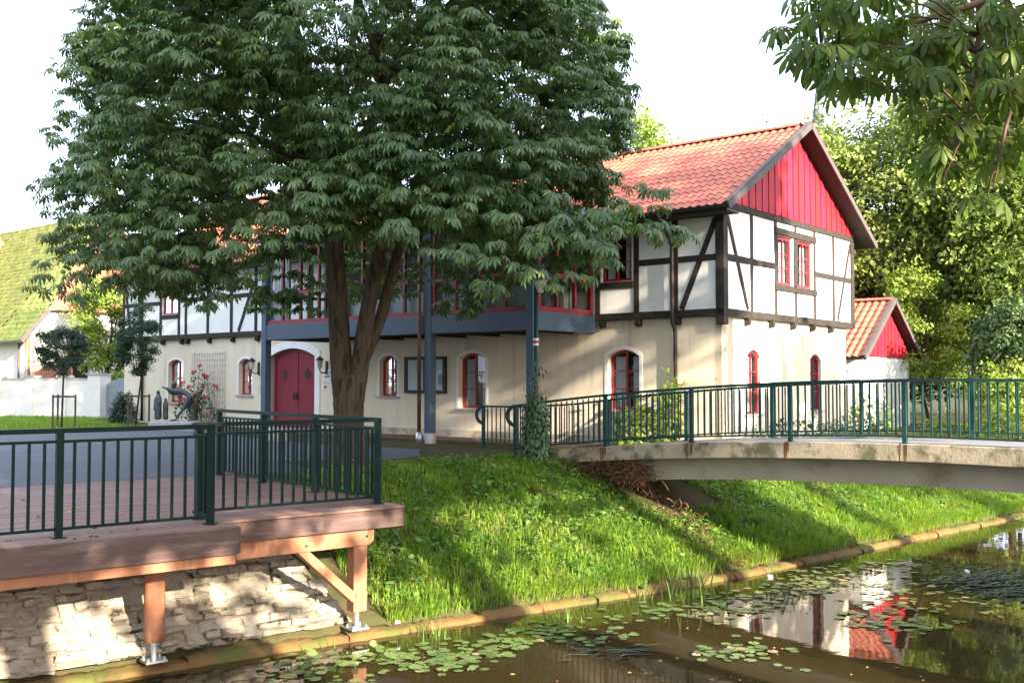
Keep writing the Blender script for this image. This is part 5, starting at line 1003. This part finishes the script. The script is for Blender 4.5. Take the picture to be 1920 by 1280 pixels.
Vb = [q(715, 690), q(620, 665), q(520, 655), q(440, 665), q(455, 625), q(478, 590, -.02), q(486, 545, -.02), q(405, 620, -.10), q(330, 600, -.12), q(425, 690, .12), q(520, 640, .13), q(705, 740, -.06), q(640, 860, -.08), q(545, 985, -.08), q(520, 1035, -.08), q(440, 1046, -.1), q(725, 760, .06), q(660, 875, .08), q(715, 970, .1), q(745, 1035, .1), q(650, 1046, .08), q(505, 530, -.02)]
Eb = [(0, 1), (1, 2), (2, 3), (3, 4), (4, 5), (5, 6), (3, 7), (7, 8), (3, 9), (9, 10), (0, 11), (11, 12), (12, 13), (13, 14), (14, 15), (0, 16), (16, 17), (17, 18), (18, 19), (19, 20), (6, 21)]
rb_ = [.125, .115, .11, .10, .05, .085, .10, .045, .02, .05, .035, .10, .065, .04, .035, .03, .10, .065, .042, .035, .03, .06]
skin('figure', 'bronze', scp, Vb, Eb, rb_)
pli = MB().box(sx(190), sx(790), -.35, .4, 0, .285).build('plinth', 'plinth', scp); bevel(pli, .015)
for i, (X0, Y0, wd, lbl, y) in enumerate(((275, 620, 1.0, 'taller robed bronze figure standing with bowed head beside bending statue', -.03), (365, 730, .74, 'shorter robed bronze figure standing between bending statue and taller robed figure', .05))):
    t = thing('robed_statue', lbl, 'statue', (SB[0]+sx(X0), SCY+y, .30)); H_ = (1055-Y0)*k_
    Vr = [(0, 0, H_*.45), (0, 0, H_*.12), (0, 0, .03), (0, 0, H_*.66), (0, 0, H_*.76), (.01, 0, H_*.82), (-.01, -.03, H_*.93), (.09*wd, -.05, H_*.6), (.02, -.11, H_*.5), (-.09*wd, -.04, H_*.6)]
    skin('figure', 'bronze', t, Vr, [(0, 1), (1, 2), (0, 3), (3, 4), (4, 5), (5, 6), (3, 7), (7, 8), (3, 9)], [.115*wd, .125*wd, .12*wd, .11*wd, .09*wd, .04, .068*wd+.008, .045*wd, .035, .045*wd])
gwx = lambda x, y: from_px(x, y, 0)
gw_ = thing('garden_wall', 'pale plastered garden wall with capped piers beside the grey gate', 'wall', (0, 0, 0)); A, B = np.array((-24.6, 46.6)), np.array((-17.75, 44.3)); d = (B-A)/np.hypot(*(B-A)); nrm_ = np.array((-d[1], d[0])); ang = math.atan2(d[1], d[0]); Lw = np.hypot(*(B-A))
for k in range(4):
    a = A+d*Lw*k/4; b = A+d*Lw*(k+1)/4; o = MB().box(0, Lw/4, -.12, .12, -.2, 1.62).build('wall_panel', 'wall_pale', gw_); o.location = (*a, 0); o.rotation_euler = (0, 0, ang); c = MB().box(-.0, Lw/4, -.15, .15, 1.622, 1.69).build('coping', 'plinth', o)
for k in range(5):
    a = A+d*Lw*k/4; w_ = .2 if k < 4 else .33; o = MB().box(-w_, w_, -w_, w_, -.2, 1.72+(.1 if k == 4 else 0)).build('pier', 'wall_pale', gw_); o.location = (*a, 0); o.rotation_euler = (0, 0, ang); MB().box(-w_-.06, w_+.06, -w_-.06, w_+.06, 1.722+(.1 if k == 4 else 0), 1.80+(.1 if k == 4 else 0)).build('pier_cap', 'plinth', o)
gt = thing('garden_gate', 'grey wooden picket gate with arched top between garden wall and house', 'gate', (*(B+np.array((.34, -.06))), 0), math.atan2(-1.2, 1.9))
pk = 15
for i in range(pk):
    x = .05+i*.115; h_ = 1.42+.28*math.sin(i/(pk-1)*2.2); MB().box(x-.045, x+.045, -.02, .02, .08, h_).build('picket', 'gate', gt)
for z in (.3, 1.2): MB().box(0, .1+pk*.115, .021, .06, z, z+.1).build('gate_rail', 'gate', gt)
MB().box(.1+pk*.115, .22+pk*.115, -.06, .06, -.1, 1.85).build('gate_post', 'gate', gt)
# old half-hipped barn with mossy roof
BR = thing('old_barn', 'old whitewashed barn with large mossy tiled roof beyond the garden wall', 'barn', (-22.6, 48, 0), -TH); Lb, Wb, be, brz = 22., 10.8, 3.45, 10.4; hz_ = 5.0; ym = Wb/2; sl2 = (brz-be)/(ym+.4)
yb = lambda z: -.4+(z-be)/sl2
fB = lambda s, z, d: (-d, s, z)
wall('gable_wall', 'barn_white', [(0, -.3), (Wb, -.3), (Wb, be+.4), (Wb-yb(hz_+.1), hz_+.1), (yb(hz_+.1), hz_+.1), (0, be+.4)], [rect(2.2, 3.1, 1.6, 2.5), rect(6.6, 8.4, .0, 2.4)], fB, 0, .25, BR)
MB().box(-.6, -.3, 2.1, 3.2, 1.5, 2.6).build('dark_window', 'room', BR); MB().box(-.6, -.28, 6.5, 8.5, 0, 2.5).build('barn_door', 'new_wood', BR)
MB().box(-Lb, -.1, -.0, .25, -.3, be+.3).build('side_wall', 'barn_white', BR); MB().box(-Lb, -.26, Wb-.25, Wb, -.3, be+.3).build('side_wall', 'barn_white', BR)
bmesh_ = MB().box(-.02, 0, 0, .235, 0, .065).mesh('brick', 'brick')
for r in range(20):
    for c in range(8 if r % 2 else 7): 
        link('brick', bmesh_, BR, (.012, .35+c*.25+(r % 2)*-.12, .75+r*.078))
MB().box(.0, .03, .0, .14, -.2, be+.35).build('corner_timber', 'old_tile', BR); MB().box(.0, .03, .14, 3.4, 2.42, 2.52).build('band', 'trim_white', BR)
def rough_plane(name, m, quad, nu, nv, seed, amp=.035, lift=.0):
    r = random.Random(seed); q_ = [Vector(p) for p in quad]; b = MB(); nn = (q_[1]-q_[0]).cross(q_[3]-q_[0]).normalized()
    for j in range(nv+1):
        for i in range(nu+1):
            u_, v_ = i/nu, j/nv; p = q_[0].lerp(q_[1], u_).lerp(q_[3].lerp(q_[2], u_), v_); b.v.append(tuple(p+nn*(r.uniform(-amp, amp)+(.05 if j % 2 else 0)+lift)))
    b.f += [(j*(nu+1)+i, j*(nu+1)+i+1, (j+1)*(nu+1)+i+1, (j+1)*(nu+1)+i) for j in range(nv) for i in range(nu)]; return b.build(name, m, BR, False, False)
hx = 3.1; yh = yb(hz_)
rf = MB().prism([(-.4, be-.12), (ym, brz-.12), (Wb+.4, be-.12), (ym, brz-.4)], lambda a, b, c: (c, a, b), -Lb, -hx).build('roof', 'dark_soffit', BR)
rough_plane('roof_slope', 'moss_roof', [(-Lb, -.4, be), (-hx, -.4, be), (-hx, ym, brz), (-Lb, ym, brz)], 90, 60, 1)
rough_plane('roof_slope', 'moss_roof', [(-hx-.0, -.4, be), (.25, -.4, be), (.25, yh, hz_), (-hx, yh, hz_)], 16, 12, 2)
V3 = [(-hx, yh, hz_), (.25, yh, hz_), (-hx, ym, brz)]; rough_plane('roof_slope', 'moss_roof', [V3[0], V3[1], V3[2], V3[2]], 16, 40, 3)
rough_plane('half_hip', 'old_tile', [(.35, yh-.1, hz_-.08), (.35, Wb-yh+.1, hz_-.08), (-hx, ym, brz), (-hx, ym, brz)], 40, 40, 4)
rough_plane('roof_slope', 'old_tile', [(-hx, Wb+.4, be), (-Lb, Wb+.4, be), (-Lb, ym, brz), (-hx, ym, brz)], 60, 40, 5); rough_plane('roof_slope', 'old_tile', [(.25, Wb+.4, be), (-hx, Wb+.4, be), (-hx, Wb-yh, hz_), (.25, Wb-yh, hz_)], 16, 12, 6); rough_plane('roof_slope', 'old_tile', [(.25, Wb-yh, hz_), (-hx, Wb-yh, hz_), (-hx, ym, brz), (-hx, ym, brz)], 16, 30, 7)
for a, b in (((.27, -.42, be-.05), (.27, yh, hz_-.05)), ((.27, Wb+.42, be-.05), (.27, Wb-yh, hz_-.05))): MB().beam(a, b, .05, .2).build('verge_board', 'barge', BR)
mb = MB(); mb.beam((-Lb, -.45, be-.05), (.2, -.45, be-.05), .14, .1); mb.build('gutter', 'gutter', BR); MB().tube([(-.6, -.12, be-.1), (-.6, -.12, 0)], .05, 8).build('downpipe', 'gutter', BR)
leafy_tree('walnut_tree', 'sunlit yellow green tree between the old barn and white house', 'tree', (-18.6, 47.2, 0), 6.4, 1.55, 1.4, 60, 46, .2, 'leaf_bright', 160, .1, cl_r=.13)
leafy_tree('elder_bush', 'russet leafy bush below sunlit tree behind the gate', 'shrub', (-17.0, 46.4, 0), 2.6, .9, .5, 26, 34, .15, 'leaf_gold', 161, .05)
hse = thing('distant_house', 'red roofed house barely showing past barn ridge', 'house', (-35, 63, -1.6), -TH); MB().box(-6, 6, -4, 4, 0, 7).build('wall', 'barn_white', hse); MB().prism([(-4.4, 6.9), (4.4, 6.9), (0, 12.2)], lambda a, b, c: (c, a, b), -6.3, 6.3).build('roof', 'tile', hse)
# church spire far behind the house
sp = thing('church_spire', 'slender pale church spire far behind the red gable', 'spire', (46.5, 155, 0)); MB().box(-2.2, 2.2, -2.2, 2.2, 0, 30).build('tower', 'plinth', sp)
oc = [(math.cos(a)*2.3, math.sin(a)*2.3, 30) for a in np.linspace(0, 2*math.pi, 9)[:-1]]; MB().add(oc+[(0, 0, 48.2)], [(i, (i+1) % 8, 8) for i in range(8)]).build('spire_roof', 'spire', sp); MB().tube([(0, 0, 48), (0, 0, 49.6)], .06, 6).build('finial', 'spire', sp)
# rocks and lawn tufts
bo = link('boulder', stone_mesh(3, 'plinth'), None, (-6.2, 27.2, .12), (0, .1, .6), (.5, .4, .4)); tag(bo, 'small pale boulder on forecourt before the red double door', 'boulder')
r_ = np.random.default_rng(170)
P = np.column_stack([r_.uniform(-26, -9, 26000), r_.uniform(30, 46, 26000)])
poly = np.array([(-40, 36.6), (-20, 33.1), (-11.5, 33.6), hw(20, -1.3), hw(27.5, -.6), (-16.5, 46.2), (-60, 52)]); ins = np.zeros(len(P), bool); j = len(poly)-1
for i in range(len(poly)):
    a, b = poly[i], poly[j]; ins ^= ((a[1] > P[:, 1]) != (b[1] > P[:, 1])) & (P[:, 0] < (b[0]-a[0])*(P[:, 1]-a[1])/(b[1]-a[1]+1e-12)+a[0]); j = i
P = P[ins]; V_, F = blades(P, np.zeros(len(P)), r_.uniform(.04, .11, len(P)), r_.uniform(.012, .03, len(P)), r_); tag(npmesh('lawn_grass', V_, F, 'grass'), 'short mown grass of lawn before the garden wall', 'grass', kind='stuff')
